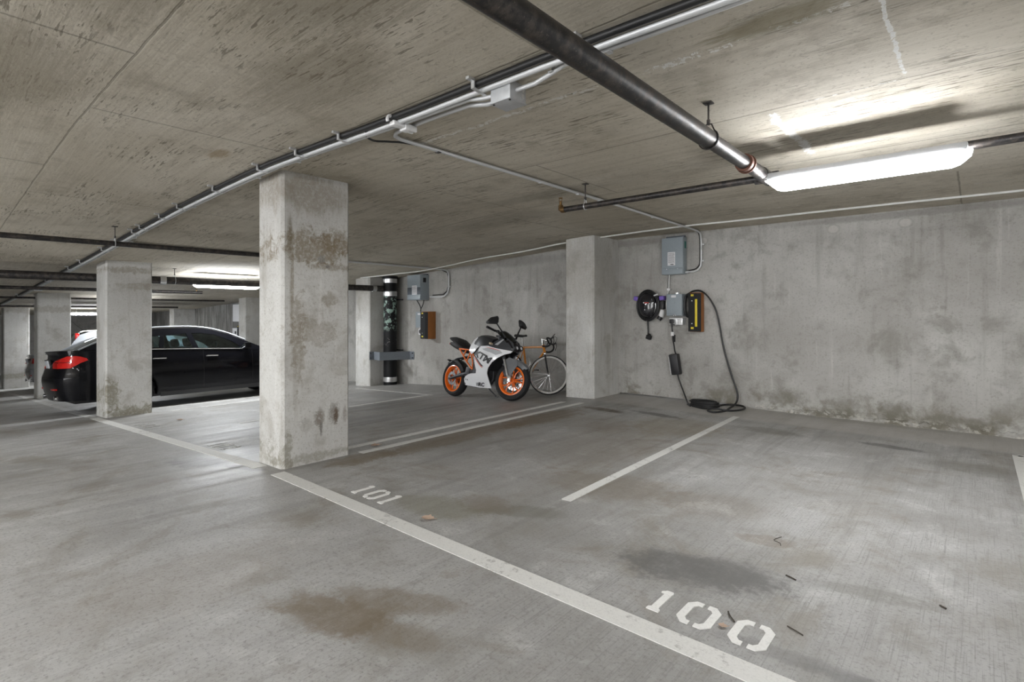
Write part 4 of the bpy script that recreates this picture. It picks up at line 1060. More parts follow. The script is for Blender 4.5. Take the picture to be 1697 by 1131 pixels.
for k in range(6):
    for i in range(24):
        a = PI + 2 * PI * i / 24
        co.append((-2.87 + (0.185 + 0.012 * math.sin(k * 2.1)) * math.cos(a) + 0.012 * math.sin(k), 7.38 + (0.155 - 0.014 * k) * math.sin(a), 0.013 + 0.0115 * k))
part('floor_coil', MB().tube([(-3.0, 7.2, 0.013), (-3.08, 7.3, 0.013)] + co, 0.012, 8), 'cable', hc)
part('cable', MB().tube(smooth_path([(-3.355, 7.58, 0.395), (-3.33, 7.59, 0.30), (-3.27, 7.58, 0.16), (-3.21, 7.54, 0.06), (-3.13, 7.42, 0.016), (-3.04, 7.28, 0.014), (-2.98, 7.22, 0.014)], 6), 0.0115, 8), 'cable', hc)

# ------------------------------------------------------------------ electrical gear on the wall above the motorcycle
cb = cabinet(-9.62, -9.16, 1.60, 2.155, 7.42, 'grey steel cabinet high on the wall behind the motorcycle')
part('cover', MB().box((-9.39, 7.415, 2.02), (0.45, 0.012, 0.26), bev=0.003), 'grey_box', cb)
part('mid_cover', MB().box((-9.39, 7.417, 1.80), (0.45, 0.010, 0.16), bev=0.003), 'grey_dark', cb)
part('lower_cover', MB().box((-9.39, 7.415, 1.655), (0.45, 0.012, 0.10), bev=0.003), 'grey_box', cb)
lb2 = part('label', MB().box((-9.36, 7.408, 1.82), (0.17, 0.004, 0.20)), 'sticker', cb)
printed_rows(lb2, -9.36, 7.4054, 1.74, 1.90, 0.14, 8, hgt=0.007, seed=9)
part('side_sticker', MB().box((-9.1585, 7.53, 2.04), (0.004, 0.08, 0.10)), 'black', cb)
part('flange', MB().box((-9.39, YW - 0.012, 2.165), (0.42, 0.012, 0.04)), 'grey_dark', cb)
for k in range(4):
    part('flange_bolt', MB().box((-9.55 + k * 0.11, YW - 0.02, 2.17), (0.03, 0.025, 0.03), bev=0.003), 'grey_dark', cb)
for a, l in (((-9.42, 7.52, 1.60), 'l'), ((-9.22, 7.56, 1.60), 'r')):
    single('black_cable', MB().tube(smooth_path([a, (a[0] * 0.6 - 9.33 * 0.4, 7.57, 1.50), (-9.335, 7.57, 1.40), (-9.34, 7.57, 1.34)], 5), 0.011, 8), 'cable', ('outer' if l[0] == 'l' else 'inner') + ' black cable from the cabinet above the motorcycle to the switch box below', 'cable')
cc = cabinet(-9.46, -9.20, 0.985, 1.34, 7.53, 'small grey switch box on the wall under the cabinet behind the motorcycle', 'switch_box')
part('door', MB().box((-9.33, 7.525, 1.16), (0.25, 0.014, 0.33), bev=0.004), 'grey_box', cc)
part('label', MB().box((-9.33, 7.516, 1.29), (0.09, 0.004, 0.035)), 'sticker', cc)
part('hasp', MB().tube(arc((-9.31, 7.516, 0.985), 0.016, 0, PI, 8), 0.006, 8), 'zinc', cc)
oc = thing('outlet_box', 'white outlet box under the small grey switch box behind the motorcycle', 'outlet', (-9.3, YW, 0.82))
part('body', MB().box((-9.30, 7.60, 0.895), (0.17, 0.12, 0.14), bev=0.012), 'sticker', oc)
part('socket', MB().lathe([(0.0001, 0), (0.046, 0), (0.050, 0.012), (0.036, 0.012), (0.034, 0.004), (0.0001, 0.004)], 20, TR(-9.30, 7.54, 0.90) @ RX(PI / 2)), 'ink', oc)
timber_block(-9.14, -8.935, 0.745, 1.345, 7.40, 'timber block with black rubber facing on the wall behind the motorcycle', 0)

# gear glimpsed at the far stretch of wall
ce_ = cabinet(-19.3, -18.7, 1.02, 1.62, 7.42, 'grey cabinet on the far wall seen over the black car')
part('cover', MB().box((-19.0, 7.415, 1.32), (0.58, 0.012, 0.58), bev=0.004), 'sticker', ce_)
cf = cabinet(-19.4, -18.95, 0.42, 0.80, 7.45, 'pale switch box on the far wall seen over the black car bonnet', 'switch_box')
part('door', MB().box((-19.17, 7.445, 0.61), (0.44, 0.014, 0.36), bev=0.004), 'sticker', cf)
part('handle', MB().disc(0.05, 0, 0.02, 14, TR(-19.1, 7.437, 0.65) @ RX(PI / 2)), 'black', cf)
timber_block(-18.9, -18.65, 0.42, 0.9, 7.40, 'dark guard block beside the pale switch box on the far wall', 0)

# ------------------------------------------------------------------ motorcycle
def ramp_frame(x, y, heading, lean=0.0, s=1.0):
    """frame standing on the slab at (x, y): local x forward, y left, z up from the slab; lean > 0 tips it to its left"""
    n = Vector((-(fz(x + 0.2) - fz(x - 0.2)) / 0.4, 0, 1)).normalized()
    fwd = Vector((math.cos(heading), math.sin(heading), 0))
    fwd = (fwd - n * fwd.dot(n)).normalized()
    left = n.cross(fwd)
    R = Matrix((fwd, left, n)).transposed().to_4x4()
    return TR(x, y, fz(x)) @ R @ RX(-lean) @ Matrix.Scale(s, 4)

def wheel_mats(c, steer=None):
    return c
def tyre_mesh(R, w, rim_r, M):
    prof = [(rim_r, -w * 0.36), (rim_r + (R - rim_r) * 0.45, -w * 0.5), (R - w * 0.16, -w * 0.42), (R - w * 0.04, -w * 0.22), (R, 0), (R - w * 0.04, w * 0.22), (R - w * 0.16, w * 0.42), (rim_r + (R - rim_r) * 0.45, w * 0.5), (rim_r, w * 0.36)]
    return MB().lathe(prof, 48, M)
def moto_wheel(parent, M, R, w, rim_r, name='wheel', spin=0.0, disc_side=-1, disc_r=0.15):
    """M puts local z on the axle"""
    wh = part(name, tyre_mesh(R, w, rim_r, M), 'rubber', parent, world=False)
    rm = MB().lathe([(rim_r + 0.004, -w * 0.40), (rim_r + 0.006, -w * 0.32), (rim_r - 0.018, -w * 0.20), (rim_r - 0.022, 0), (rim_r - 0.018, w * 0.20), (rim_r + 0.006, w * 0.32), (rim_r + 0.004, w * 0.40), (rim_r - 0.012, w * 0.42), (rim_r - 0.034, w * 0.22), (rim_r - 0.036, 0), (rim_r - 0.034, -w * 0.22), (rim_r - 0.012, -w * 0.42)], 48, M)
    part('rim', rm, 'orange', wh, world=False)
    for k in range(5):
        a = spin + 2 * PI * k / 5
        sp_ = MB()
        for da0, da1 in ((-0.13, -0.33), (0.13, 0.33)):
            p0 = (0.035 * math.cos(a + da0 * 2), 0.035 * math.sin(a + da0 * 2), 0.006)
            pm = (0.6 * rim_r * math.cos(a + da0 * 1.2), 0.6 * rim_r * math.sin(a + da0 * 1.2), 0.004)
            p1 = ((rim_r - 0.02) * math.cos(a + da1), (rim_r - 0.02) * math.sin(a + da1), 0.0)
            sp_.tube([p0, pm, p1], [0.014, 0.010, 0.012], 8, M=M)
        part('spoke', sp_, 'orange', wh, world=False)
    part('hub', MB().disc(0.048, -w * 0.42, w * 0.42, 24, M).disc(0.022, -w * 0.75, w * 0.75, 16, M), 'orange', wh, world=False)
    z0 = disc_side * w * 0.52
    part('brake_disc', MB().lathe([(disc_r * 0.62, z0 - 0.0025), (disc_r, z0 - 0.0025), (disc_r, z0 + 0.0025), (disc_r * 0.62, z0 + 0.0025)], 40, M), 'alloy', wh, world=False)
    car = MB()
    for k in range(6):
        a = 2 * PI * k / 6
        car.tube([(0.04 * math.cos(a), 0.04 * math.sin(a), z0 * 0.8), (disc_r * 0.68 * math.cos(a + 0.25), disc_r * 0.68 * math.sin(a + 0.25), z0)], 0.006, 6, M=M)
    part('disc_carrier', car, 'engine', wh, world=False)
    return wh

WB = 1.42
MOTO = thing('motorcycle', 'white and orange sport motorcycle with black letters on its fairing, leaning on its stand', 'motorcycle', M=ramp_frame(-6.855, 6.30, math.radians(-4.6), math.radians(8)))
AX = RX(PI / 2)                     # lathe axis z -> local -y
RW = 0.31
m_ = MOTO
moto_wheel(m_, TR(0, 0, RW) @ AX, RW, 0.155, 0.225, 'rear_wheel', 0.3, 1, 0.115)
# steering head: everything in front turns to the left about the head axis
rake = math.radians(23.5)
hx, hz = 1.06, 0.97
axis = Vector((math.sin(rake), 0, -math.cos(rake)))
STEER = TR(hx, 0, hz) @ Matrix.Rotation(math.radians(-17), 4, axis) @ TR(-hx, 0, -hz)
def put(mb, Mx):
    mb.v = [tuple(Mx @ Vector(p)) for p in mb.v]; return mb
moto_wheel(m_, STEER @ TR(WB, 0, RW) @ AX, RW, 0.118, 0.225, 'front_wheel', 0.1, -1, 0.145)
for y in (-0.098, 0.098):
    top = Vector((1.13, y, 1.0)); bot = Vector((WB - 0.03, y, RW + 0.02))
    f1 = top.lerp(bot, 0.55)
    part('fork_leg', put(MB().cyl(top, f1, 0.027, 14), STEER), 'fairing_dark', m_, world=False)
    part('fork_slider', put(MB().cyl(f1, bot.lerp(top, 0.06), 0.020, 14).box((WB - 0.015, y, RW + 0.02), (0.06, 0.035, 0.10), bev=0.01), STEER), 'alloy', m_, world=False)
part('axle', put(MB().cyl((WB, -0.12, RW), (WB, 0.12, RW), 0.014, 12), STEER), 'alloy', m_, world=False)
part('brake_caliper', put(MB().box((WB - 0.10, -0.085, RW + 0.11), (0.06, 0.05, 0.11), bev=0.012, rot=RY(-0.6).to_3x3()), STEER), 'engine', m_, world=False)
# front mudguard: arched blade over the tyre with side legs to the fork
rows = []
for i in range(15):
    a = math.radians(38 + 92 * i / 14)
    w_ = 0.068 * min(1.0, 0.55 + 0.9 * math.sin(PI * i / 14))
    rows.append([(WB + (RW + d) * math.cos(a), y, RW + (RW + d) * math.sin(a)) for y, d in ((-w_ - 0.012, -0.055), (-w_, 0.008), (-w_ * 0.5, 0.026), (0, 0.030), (w_ * 0.5, 0.026), (w_, 0.008), (w_ + 0.012, -0.055))])
part('front_mudguard', put(MB().grid(rows, thick=0.006), STEER), 'mudguard', m_, world=False)
for y in (-0.078, 0.078):
    s_ = -1 if y < 0 else 1
    part('mudguard_side', put(MB().panel([(1.33, 0.42), (1.40, 0.36), (1.52, 0.55), (1.50, 0.63), (1.36, 0.665), (1.27, 0.62)], lambda x, z: y * (1.12 - 0.3 * max(0, z - 0.55)), 0.06, 0.008), STEER), 'mudguard', m_, world=False)
# handlebars, levers, mirrors
for s_ in (-1, 1):
    part('handlebar', put(MB().tube([(1.14, s_ * 0.10, 1.02), (1.145, s_ * 0.18, 1.045), (1.09, s_ * 0.40, 1.075)], 0.012, 10), STEER), 'engine', m_, world=False)
    part('grip', put(MB().tube([(1.128, s_ * 0.25, 1.057), (1.09, s_ * 0.40, 1.075), (1.083, s_ * 0.425, 1.078)], [0.019, 0.019, 0.021], 12), STEER), 'rubber', m_, world=False)
    part('lever', put(MB().tube([(1.17, s_ * 0.21, 1.05), (1.185, s_ * 0.30, 1.052), (1.15, s_ * 0.40, 1.058)], 0.006, 8).box((1.155, s_ * 0.21, 1.055), (0.05, 0.05, 0.045), bev=0.01), STEER), 'black', m_, world=False)
    st = MB().tube([(1.34, s_ * 0.12, 0.985), (1.31, s_ * 0.20, 1.10), (1.285, s_ * 0.27, 1.19)], [0.017, 0.012, 0.011], 10)
    mr_ = part('mirror_stalk', st, 'black', m_, world=False)
    Mm = TR(1.265, s_ * 0.335, 1.235) @ RZ(s_ * 0.25) @ RY(-0.1)
    poly = [(-0.095, 0.045), (-0.075, 0.068), (0.03, 0.035), (0.095, -0.03), (0.085, -0.055), (-0.06, -0.045), (-0.09, -0.02)]
    poly = [(p * s_ * 1.25, q * 1.25) for p, q in poly]
    Mq = Mm @ Matrix(((0, 0, 1, 0), (1, 0, 0, 0), (0, 1, 0, 0), (0, 0, 0, 1)))
    mbm = MB().prism([(p[0] * 0.96, p[1] * 0.96) for p in poly], -0.012, -0.010, Mq)
    mbm = MB()
    bmx = bmesh.new()
    vsx = [bmx.verts.new((px, py, -0.018)) for px, py in poly]
    fx = bmx.faces.new(vsx)
    ex = bmesh.ops.extrude_face_region(bmx, geom=[fx])
    for v in [g for g in ex['geom'] if isinstance(g, bmesh.types.BMVert)]: v.co = Vector((v.co.x * 0.72, v.co.y * 0.72, 0.028))
    bmesh.ops.bevel(bmx, geom=bmx.edges[:], offset=0.006, segments=2, affect='EDGES')
    mbm.bm(bmx, Mq)
    part('mirror', mbm, 'black', m_, world=False)
    part('mirror_glass', MB().prism([(p[0] * 0.86, p[1] * 0.86) for p in poly], -0.0195, -0.0175, Mq), 'chrome', m_, world=False)
part('top_yoke', put(MB().box((1.125, 0, 1.0), (0.10, 0.25, 0.03), bev=0.01).box((1.16, 0, 1.02), (0.05, 0.10, 0.06), bev=0.01), STEER), 'engine', m_, world=False)

def wfair(x, z):
    """half width of the bodywork"""
    a = 0.235 * (1 - ((z - 0.66) / 0.80) ** 2)
    a *= 1 - 0.62 * max(0.0, (x - 1.02) / 0.48) ** 1.3
    a *= 1 - 0.25 * max(0.0, (0.70 - x) / 0.5)
    if z < 0.40: a *= 1 - 0.75 * (0.40 - z)
    return max(a, 0.03)
FAIR = [(0.755, 0.60), (0.755, 0.70), (0.885, 0.845), (1.06, 0.845), (1.20, 0.81), (1.49, 0.765), (1.46, 0.735), (1.36, 0.71), (1.25, 0.66), (1.15, 0.585), (1.08, 0.50), (1.05, 0.41), (1.065, 0.28), (1.085, 0.175), (0.80, 0.178), (0.44, 0.205), (0.41, 0.225), (0.425, 0.31), (0.48, 0.355), (0.57, 0.385), (0.68, 0.40), (0.785, 0.405), (0.80, 0.45)]
for s_ in (-1, 1):
    yf = lambda x, z, s_=s_: s_ * wfair(x, z)
    fp_ = part('side_fairing', MB().panel(FAIR, yf, 0.07, 0.012), 'fairing', m_, world=False, label='white plastic fairing with lettering')
    # grey shading panel, black and red flashes, black letters, all a hair proud of the fairing
    pr = lambda x, z, s_=s_: s_ * (wfair(x, z) + 0.0035)
    part('grey_flash', MB().panel([(0.93, 0.80), (1.05, 0.815), (1.28, 0.775), (1.33, 0.735), (1.22, 0.70), (1.12, 0.74), (0.98, 0.775)], pr, 0.05, 0.003), 'fairing_grey', fp_, world=False)
    part('red_flash', MB().panel([(1.00, 0.833), (1.16, 0.805), (1.30, 0.772), (1.26, 0.775), (1.12, 0.803)], pr, 0.05, 0.003), 'red_paint', fp_, world=False)
    part('black_flash', MB().panel([(0.765, 0.675), (0.775, 0.69), (0.90, 0.575), (0.985, 0.515), (0.93, 0.525), (0.86, 0.585)], pr, 0.05, 0.003), 'black', fp_, world=False)
    part('red_flash', MB().panel([(0.77, 0.645), (0.775, 0.655), (0.885, 0.555), (0.97, 0.495), (0.94, 0.50), (0.865, 0.555)], pr, 0.05, 0.003), 'red_paint', fp_, world=False)
    for (tx, size, x0, z0, ang, sh) in (('KTM', 0.150, 0.935, 0.672, -0.36, 0.28), ('RC', 0.085, 0.86, 0.225, -0.03, 0.35)):
        vs, fs = text_mesh(tx, size, shear=sh)
        ca_, sa_ = math.cos(ang), math.sin(ang)
        q = []
        for (u, v, _) in vs:
            u *= 1.28
            if s_ > 0: u2 = -u
            else: u2 = u
            a = ang if s_ < 0 else -ang
            xx_ = x0 + u2 * math.cos(ang) - v * math.sin(ang) * (1 if s_ < 0 else -1) * (1)
            if s_ < 0: xx_, zz_ = x0 + u * ca_ - v * sa_, z0 + u * sa_ + v * ca_
            else: xx_, zz_ = x0 - u * ca_ - v * sa_, z0 - u * sa_ + v * ca_
            q.append((xx_, s_ * (wfair(xx_, zz_) + 0.006), zz_))
        part('lettering', MB().add(q, fs), 'black', fp_, world=False, angle=60)
    for k in range(4):
        part('belly_mark', MB().panel([(0.735 + k * 0.018, 0.205), (0.738 + 0.003 * k + k * 0.018, 0.205), (0.752 + 0.003 * k + k * 0.018, 0.255), (0.748 + k * 0.018, 0.255)], pr, 0.2, 0.003), 'ink', fp_, world=False)
    for x, z in ((0.475, 0.30), (0.52, 0.295)):
        part('vent', MB().panel([(x - 0.008, z - 0.012), (x + 0.006, z - 0.014), (x + 0.010, z + 0.012), (x - 0.004, z + 0.014)], pr, 0.2, 0.003), 'black', fp_, world=False)
    # dark inner cowl between the fairing edge and the wheel, dark upper cowl under the screen
    part('inner_cowl', MB().panel([(1.47, 0.74), (1.34, 0.705), (1.22, 0.64), (1.12, 0.55), (1.06, 0.44), (1.06, 0.30), (1.03, 0.22), (0.95, 0.24), (0.95, 0.50), (1.0, 0.70), (1.2, 0.79)], lambda x, z, s_=s_: s_ * wfair(x, z) * 0.78, 0.08, 0.01), 'black', m_, world=False)
    part('upper_cowl', MB().panel([(0.98, 0.855), (1.12, 0.90), (1.22, 0.965), (1.33, 0.985), (1.47, 0.90), (1.525, 0.80), (1.49, 0.765), (1.2, 0.812), (1.06, 0.848)], lambda x, z, s_=s_: s_ * (wfair(x, z) * 0.96 - 0.16 * max(0, z - 0.80)), 0.06, 0.01), 'fairing_dark', m_, world=False)
    part('cowl_stripe', MB().panel([(1.16, 0.868), (1.28, 0.955), (1.315, 0.958), (1.22, 0.858)], lambda x, z, s_=s_: s_ * (wfair(x, z) * 0.96 - 0.16 * max(0, z - 0.80) + 0.004), 0.06, 0.003), 'fairing_grey', m_, world=False)
    part('tank_panel', MB().panel([(0.535, 0.775), (0.545, 0.87), (0.60, 0.965), (0.67, 1.005), (0.72, 0.96), (0.79, 0.92), (0.79, 0.855), (0.72, 0.80), (0.66, 0.745), (0.60, 0.72)], lambda x, z, s_=s_: s_ * (0.185 - 0.30 * max(0, z - 0.80) - 0.05 * max(0, 0.75 - x)), 0.06, 0.012), 'fairing', m_, world=False)
    part('indicator', MB().tube([(1.13, s_ * 0.19, 0.872), (1.145, s_ * 0.235, 0.878), (1.15, s_ * 0.27, 0.88)], [0.010, 0.022, 0.015], 10), 'amber', m_, world=False)
    Mh = TR(1.518, s_ * 0.045, 0.812) @ RY(PI / 2 - 0.25)
    hl = part('headlight', MB().lathe([(0.026, 0.0), (0.040, 0.0), (0.040, 0.034), (0.026, 0.034)], 20, Mh), 'black', m_, world=False)
    part('lens', MB().disc(0.026, 0, 0.026, 20, Mh), 'headlamp', hl, world=False)
    # trellis subframe and footrest plate
    tr_ = ((0.20, 0.82, 0.43, 0.60), (0.43, 0.60, 0.52, 0.765), (0.52, 0.765, 0.60, 0.60), (0.20, 0.82, 0.53, 0.79), (0.53, 0.78, 0.74, 0.60), (0.43, 0.60, 0.60, 0.47), (0.60, 0.60, 0.60, 0.47), (0.33, 0.70, 0.40, 0.79))
    for a in tr_:
        part('frame_tube', MB().cyl((a[0], s_ * (0.115 + 0.05 * (a[0] - 0.2)), a[1]), (a[2], s_ * (0.115 + 0.05 * (a[2] - 0.2)), a[3]), 0.0125, 10), 'orange', m_, world=False)
    part('swingarm', MB().tube([(0.62, s_ * 0.115, 0.40), (0.35, s_ * 0.12, 0.385), (0.0, s_ * 0.115, RW)], [0.036, 0.034, 0.022], 12).box((0.0, s_ * 0.115, RW), (0.10, 0.025, 0.05), bev=0.008), 'engine', m_, world=False)
    part('footrest', MB().box((0.50, s_ * 0.15, 0.42), (0.10, 0.02, 0.16), bev=0.008, rot=RY(0.35).to_3x3()).cyl((0.50, s_ * 0.15, 0.37), (0.485, s_ * 0.235, 0.375), 0.012, 10), 'engine', m_, world=False)
    part('plate_arm', MB().tube([(0.30, s_ * 0.06, 0.68), (0.10, s_ * 0.07, 0.655), (-0.02, s_ * 0.065, 0.615)], 0.011, 8), 'black', m_, world=False)
    part('rear_indicator', MB().tube([(-0.05, s_ * 0.06, 0.612), (-0.055, s_ * 0.12, 0.62), (-0.055, s_ * 0.16, 0.625)], [0.008, 0.016, 0.012], 8), 'black', m_, world=False)
# nose, screen, tank, seats, tail
rows = []
for x, z, w_ in ((1.50, 0.755, 0.10), (1.535, 0.79, 0.095), (1.53, 0.835, 0.10), (1.485, 0.89, 0.11), (1.43, 0.945, 0.12)):
    rows.append([(x - 0.06 * abs(t) ** 2, t * w_, z - 0.012 * abs(t)) for t in (-1, -0.6, -0.25, 0, 0.25, 0.6, 1)])
part('nose', MB().grid(rows, thick=0.01), 'black_gloss', m_, world=False)
rows = []
for x, z, w_ in ((1.465, 0.92, 0.115), (1.40, 0.985, 0.125), (1.32, 1.045, 0.125), (1.24, 1.09, 0.10), (1.20, 1.105, 0.06)):
    rows.append([(x - 0.10 * abs(t) ** 2, t * w_, z - 0.02 * t * t) for t in (-1, -0.7, -0.35, 0, 0.35, 0.7, 1)])
part('windscreen', MB().grid(rows, thick=0.004), 'screen', m_, world=False)
part('instrument', MB().box((1.27, 0, 0.99), (0.05, 0.15, 0.08), bev=0.012, rot=RY(-0.5).to_3x3()).box((1.22, 0, 0.95), (0.16, 0.16, 0.05), bev=0.012), 'black', m_, world=False)
def loft(rows, half=True):
    """rows of (x, [(y, z) from the foot up to the middle line]) mirrored to a full skin"""
    out = []
    for x, prof_ in rows:
        r_ = [(x, -y, z) for y, z in prof_] + [(x, y, z) for y, z in prof_[-2::-1]]
        out.append(r_)
    mb_ = MB().grid(out)
    n_ = len(out[0]); m2 = len(out)
    mb_.f.append(tuple(range(n_))); mb_.f.append(tuple((m2 - 1) * n_ + k for k in range(n_))[::-1])
    mb_.f.append(tuple([0, n_ - 1] + [0])[:2] + ((m2 - 1) * n_ + n_ - 1, (m2 - 1) * n_)) 
    return mb_
part('tank', loft([(0.56, [(0.12, 0.80), (0.125, 0.86), (0.08, 0.93), (0.0, 0.945)]), (0.64, [(0.15, 0.80), (0.155, 0.90), (0.11, 1.00), (0.0, 1.02)]), (0.78, [(0.17, 0.80), (0.175, 0.90), (0.13, 1.03), (0.0, 1.05)]), (0.92, [(0.17, 0.80), (0.17, 0.89), (0.13, 1.005), (0.0, 1.03)]), (1.04, [(0.14, 0.80), (0.14, 0.88), (0.10, 0.96), (0.0, 0.98)])]), 'black', m_, world=False, label='black fuel tank top')
part('rider_seat', loft([(0.27, [(0.09, 0.775), (0.12, 0.80), (0.10, 0.845), (0.0, 0.86)]), (0.36, [(0.11, 0.765), (0.135, 0.79), (0.11, 0.825), (0.0, 0.832)]), (0.48, [(0.11, 0.765), (0.135, 0.79), (0.10, 0.825), (0.0, 0.832)]), (0.585, [(0.09, 0.77), (0.11, 0.80), (0.08, 0.86), (0.0, 0.875)])]), 'seat', m_, world=False)
part('pillion_seat', loft([(-0.19, [(0.035, 1.00), (0.045, 1.02), (0.03, 1.035), (0.0, 1.04)]), (-0.05, [(0.085, 0.955), (0.10, 0.985), (0.075, 1.03), (0.0, 1.04)]), (0.12, [(0.11, 0.885), (0.125, 0.92), (0.09, 0.985), (0.0, 1.0)]), (0.25, [(0.11, 0.83), (0.125, 0.86), (0.09, 0.905), (0.0, 0.92)]), (0.33, [(0.09, 0.80), (0.10, 0.815), (0.07, 0.835), (0.0, 0.845)])]), 'seat', m_, world=False, label='high black pillion seat')
part('tail_fairing', loft([(-0.20, [(0.02, 0.905), (0.03, 0.93), (0.02, 0.95), (0.0, 0.955)]), (-0.02, [(0.06, 0.845), (0.085, 0.885), (0.07, 0.935), (0.0, 0.95)]), (0.16, [(0.08, 0.79), (0.105, 0.83), (0.09, 0.88), (0.0, 0.89)]), (0.36, [(0.08, 0.74), (0.11, 0.76), (0.09, 0.785), (0.0, 0.79)])]), 'black', m_, world=False)
part('tail_light', MB().box((-0.20, 0, 0.925), (0.02, 0.06, 0.028), bev=0.006), 'tail', m_, world=False)
# engine, radiator, exhaust, shock, hugger, stand
part('engine', MB().box((0.80, 0, 0.44), (0.42, 0.26, 0.30), bev=0.05).box((0.86, 0, 0.66), (0.24, 0.22, 0.26), bev=0.04, rot=RY(0.2).to_3x3()).box((0.62, 0, 0.52), (0.14, 0.20, 0.26), bev=0.03), 'engine', m_, world=False)
part('clutch_cover', MB().disc(0.085, 0, 0.03, 24, TR(0.72, -0.13, 0.42) @ AX), 'engine', m_, world=False)
part('radiator', MB().box((1.05, 0, 0.58), (0.05, 0.28, 0.26), bev=0.01, rot=RY(0.25).to_3x3()), 'black', m_, world=False)
part('exhaust', MB().tube([(1.0, -0.02, 0.50), (1.02, -0.03, 0.32), (0.92, -0.04, 0.22), (0.66, -0.06, 0.23), (0.50, -0.07, 0.24), (0.40, -0.09, 0.25)], [0.022, 0.024, 0.05, 0.06, 0.055, 0.045], 14), 'engine', m_, world=False)
sh = part('shock', MB().cyl((0.55, -0.03, 0.66), (0.44, -0.03, 0.44), 0.018, 10), 'alloy', m_, world=False)
hp = []
for i in range(60):
    t = i / 59; a = 2 * PI * 6 * t
    b = Vector((0.545, -0.03, 0.645)).lerp(Vector((0.45, -0.03, 0.46)), t)
    hp.append((b.x + 0.032 * math.cos(a) * 0.9, b.y + 0.032 * math.sin(a), b.z - 0.032 * math.cos(a) * 0.45))
part('spring', MB().tube(hp, 0.006, 6), 'white_plastic', sh, world=False)
rows = []
for i in range(11):
    a = math.radians(25 + 95 * i / 10)
    rows.append([(0.0 + (RW + d) * math.cos(a), y, RW + (RW + d) * math.sin(a)) for y, d in ((-0.085, -0.03), (-0.07, 0.012), (0, 0.028), (0.07, 0.012), (0.085, -0.03))])
part('hugger', MB().grid(rows, thick=0.006), 'black', m_, world=False)
part('plate_holder', MB().tube([(0.32, 0, 0.69), (0.08, 0, 0.66), (-0.06, 0, 0.605), (-0.14, 0, 0.59)], [0.02, 0.02, 0.018, 0.012], 8).box((-0.12, 0, 0.57), (0.012, 0.17, 0.10), bev=0.004, rot=RY(0.5).to_3x3()), 'black', m_, world=False)
part('sprocket', MB().disc(0.10, -0.004, 0.004, 30, TR(0, 0.10, RW) @ AX), 'engine', m_, world=False)
part('chain', MB().tube([(0.0, 0.10, RW + 0.10), (0.60, 0.10, 0.44), (0.64, 0.10, 0.40), (0.60, 0.10, 0.36), (0.0, 0.10, RW - 0.10)], 0.008, 6), 'engine', m_, world=False)
part('side_stand', MB().tube([(0.66, 0.10, 0.26), (0.72, 0.20, 0.13), (0.80, 0.262, 0.045)], [0.014, 0.012, 0.012], 8).box((0.81, 0.268, 0.040), (0.07, 0.045, 0.010), bev=0.003), 'engine', m_, world=False)

# ------------------------------------------------------------------ bicycle
BIKE = thing('bicycle', 'orange road bicycle with black drop bars, parked between the motorcycle and the pilaster', 'bicycle', M=ramp_frame(-6.30, 7.20, math.radians(-12), math.radians(5)))
b_ = BIKE
BR_ = 0.335
def bike_wheel(M, name):
    wh = part(name, MB().lathe([(BR_ - 0.012 + 0.012 * math.cos(a), 0.012 * math.sin(a)) for a in [2 * PI * k / 10 for k in range(10)]], 48, M), 'rubber', b_, world=False)
    part('rim', MB().lathe([(BR_ - 0.020, -0.0125), (BR_ - 0.020, 0.0125), (BR_ - 0.050, 0.0115), (BR_ - 0.054, 0), (BR_ - 0.050, -0.0115)], 48, M), 'alloy', wh, world=False)
    part('hub', MB().cyl((0, 0, -0.05), (0, 0, 0.05), 0.016, 12, M).disc(0.024, -0.034, -0.03, 14, M).disc(0.024, 0.03, 0.034, 14, M), 'alloy', wh, world=False)
    for k in range(24):
        a = 2 * PI * k / 24; s_ = 1 if k % 2 else -1
        b2 = a + (0.5 if (k // 2) % 2 else -0.5)
        part('spoke', MB().cyl((0.022 * math.cos(b2), 0.022 * math.sin(b2), s_ * 0.032), ((BR_ - 0.04) * math.cos(a), (BR_ - 0.04) * math.sin(a), 0), 0.0022, 5, M), 'alloy', wh, world=False)
    return wh
BWB = 1.0
bike_wheel(TR(0, 0, BR_) @ AX, 'rear_wheel')
bh = Vector((0.86, 0, 0.78))
ax2 = Vector((math.sin(0.3), 0, -math.cos(0.3)))
ST2 = TR(bh) @ Matrix.Rotation(math.radians(-44), 4, ax2) @ TR(-bh)
fw = ST2 @ TR(BWB, 0, BR_)
fw_c = (fw @ Vector((0, 0, 0)))
bike_wheel(ST2 @ TR(BWB, 0, BR_) @ AX, 'front_wheel')
BB = (0.42, 0, 0.275); SEAT_T = (0.30, 0, 0.81); HT = (0.845, 0, 0.83); HB = (0.885, 0, 0.70)
for nm, a, b, r in (('top_tube', (0.302, 0, 0.795), (0.853, 0, 0.80), 0.0185), ('down_tube', BB, (0.878, 0, 0.725), 0.0195), ('seat_tube', BB, SEAT_T, 0.0185), ('head_tube', HT, HB, 0.023)):
    part(nm, MB().cyl(a, b, r, 14), 'orange_frame', b_, world=False)
for s_ in (-1, 1):
    part('chain_stay', MB().cyl((BB[0], s_ * 0.03, BB[2]), (0.0, s_ * 0.062, BR_), 0.009, 10), 'orange_frame', b_, world=False)
    part('seat_stay', MB().cyl((0.305, s_ * 0.018, 0.785), (0.0, s_ * 0.062, BR_), 0.008, 10), 'orange_frame', b_, world=False)
    part('fork_blade', put(MB().tube([(0.893, s_ * 0.03, 0.675), (0.915, s_ * 0.045, 0.60), (0.965, s_ * 0.05, 0.42), (BWB, s_ * 0.052, BR_)], [0.013, 0.013, 0.010, 0.008], 10), ST2), 'black', b_, world=False)
part('fork_crown', put(MB().box((0.892, 0, 0.685), (0.04, 0.09, 0.03), bev=0.008), ST2), 'chrome', b_, world=False)
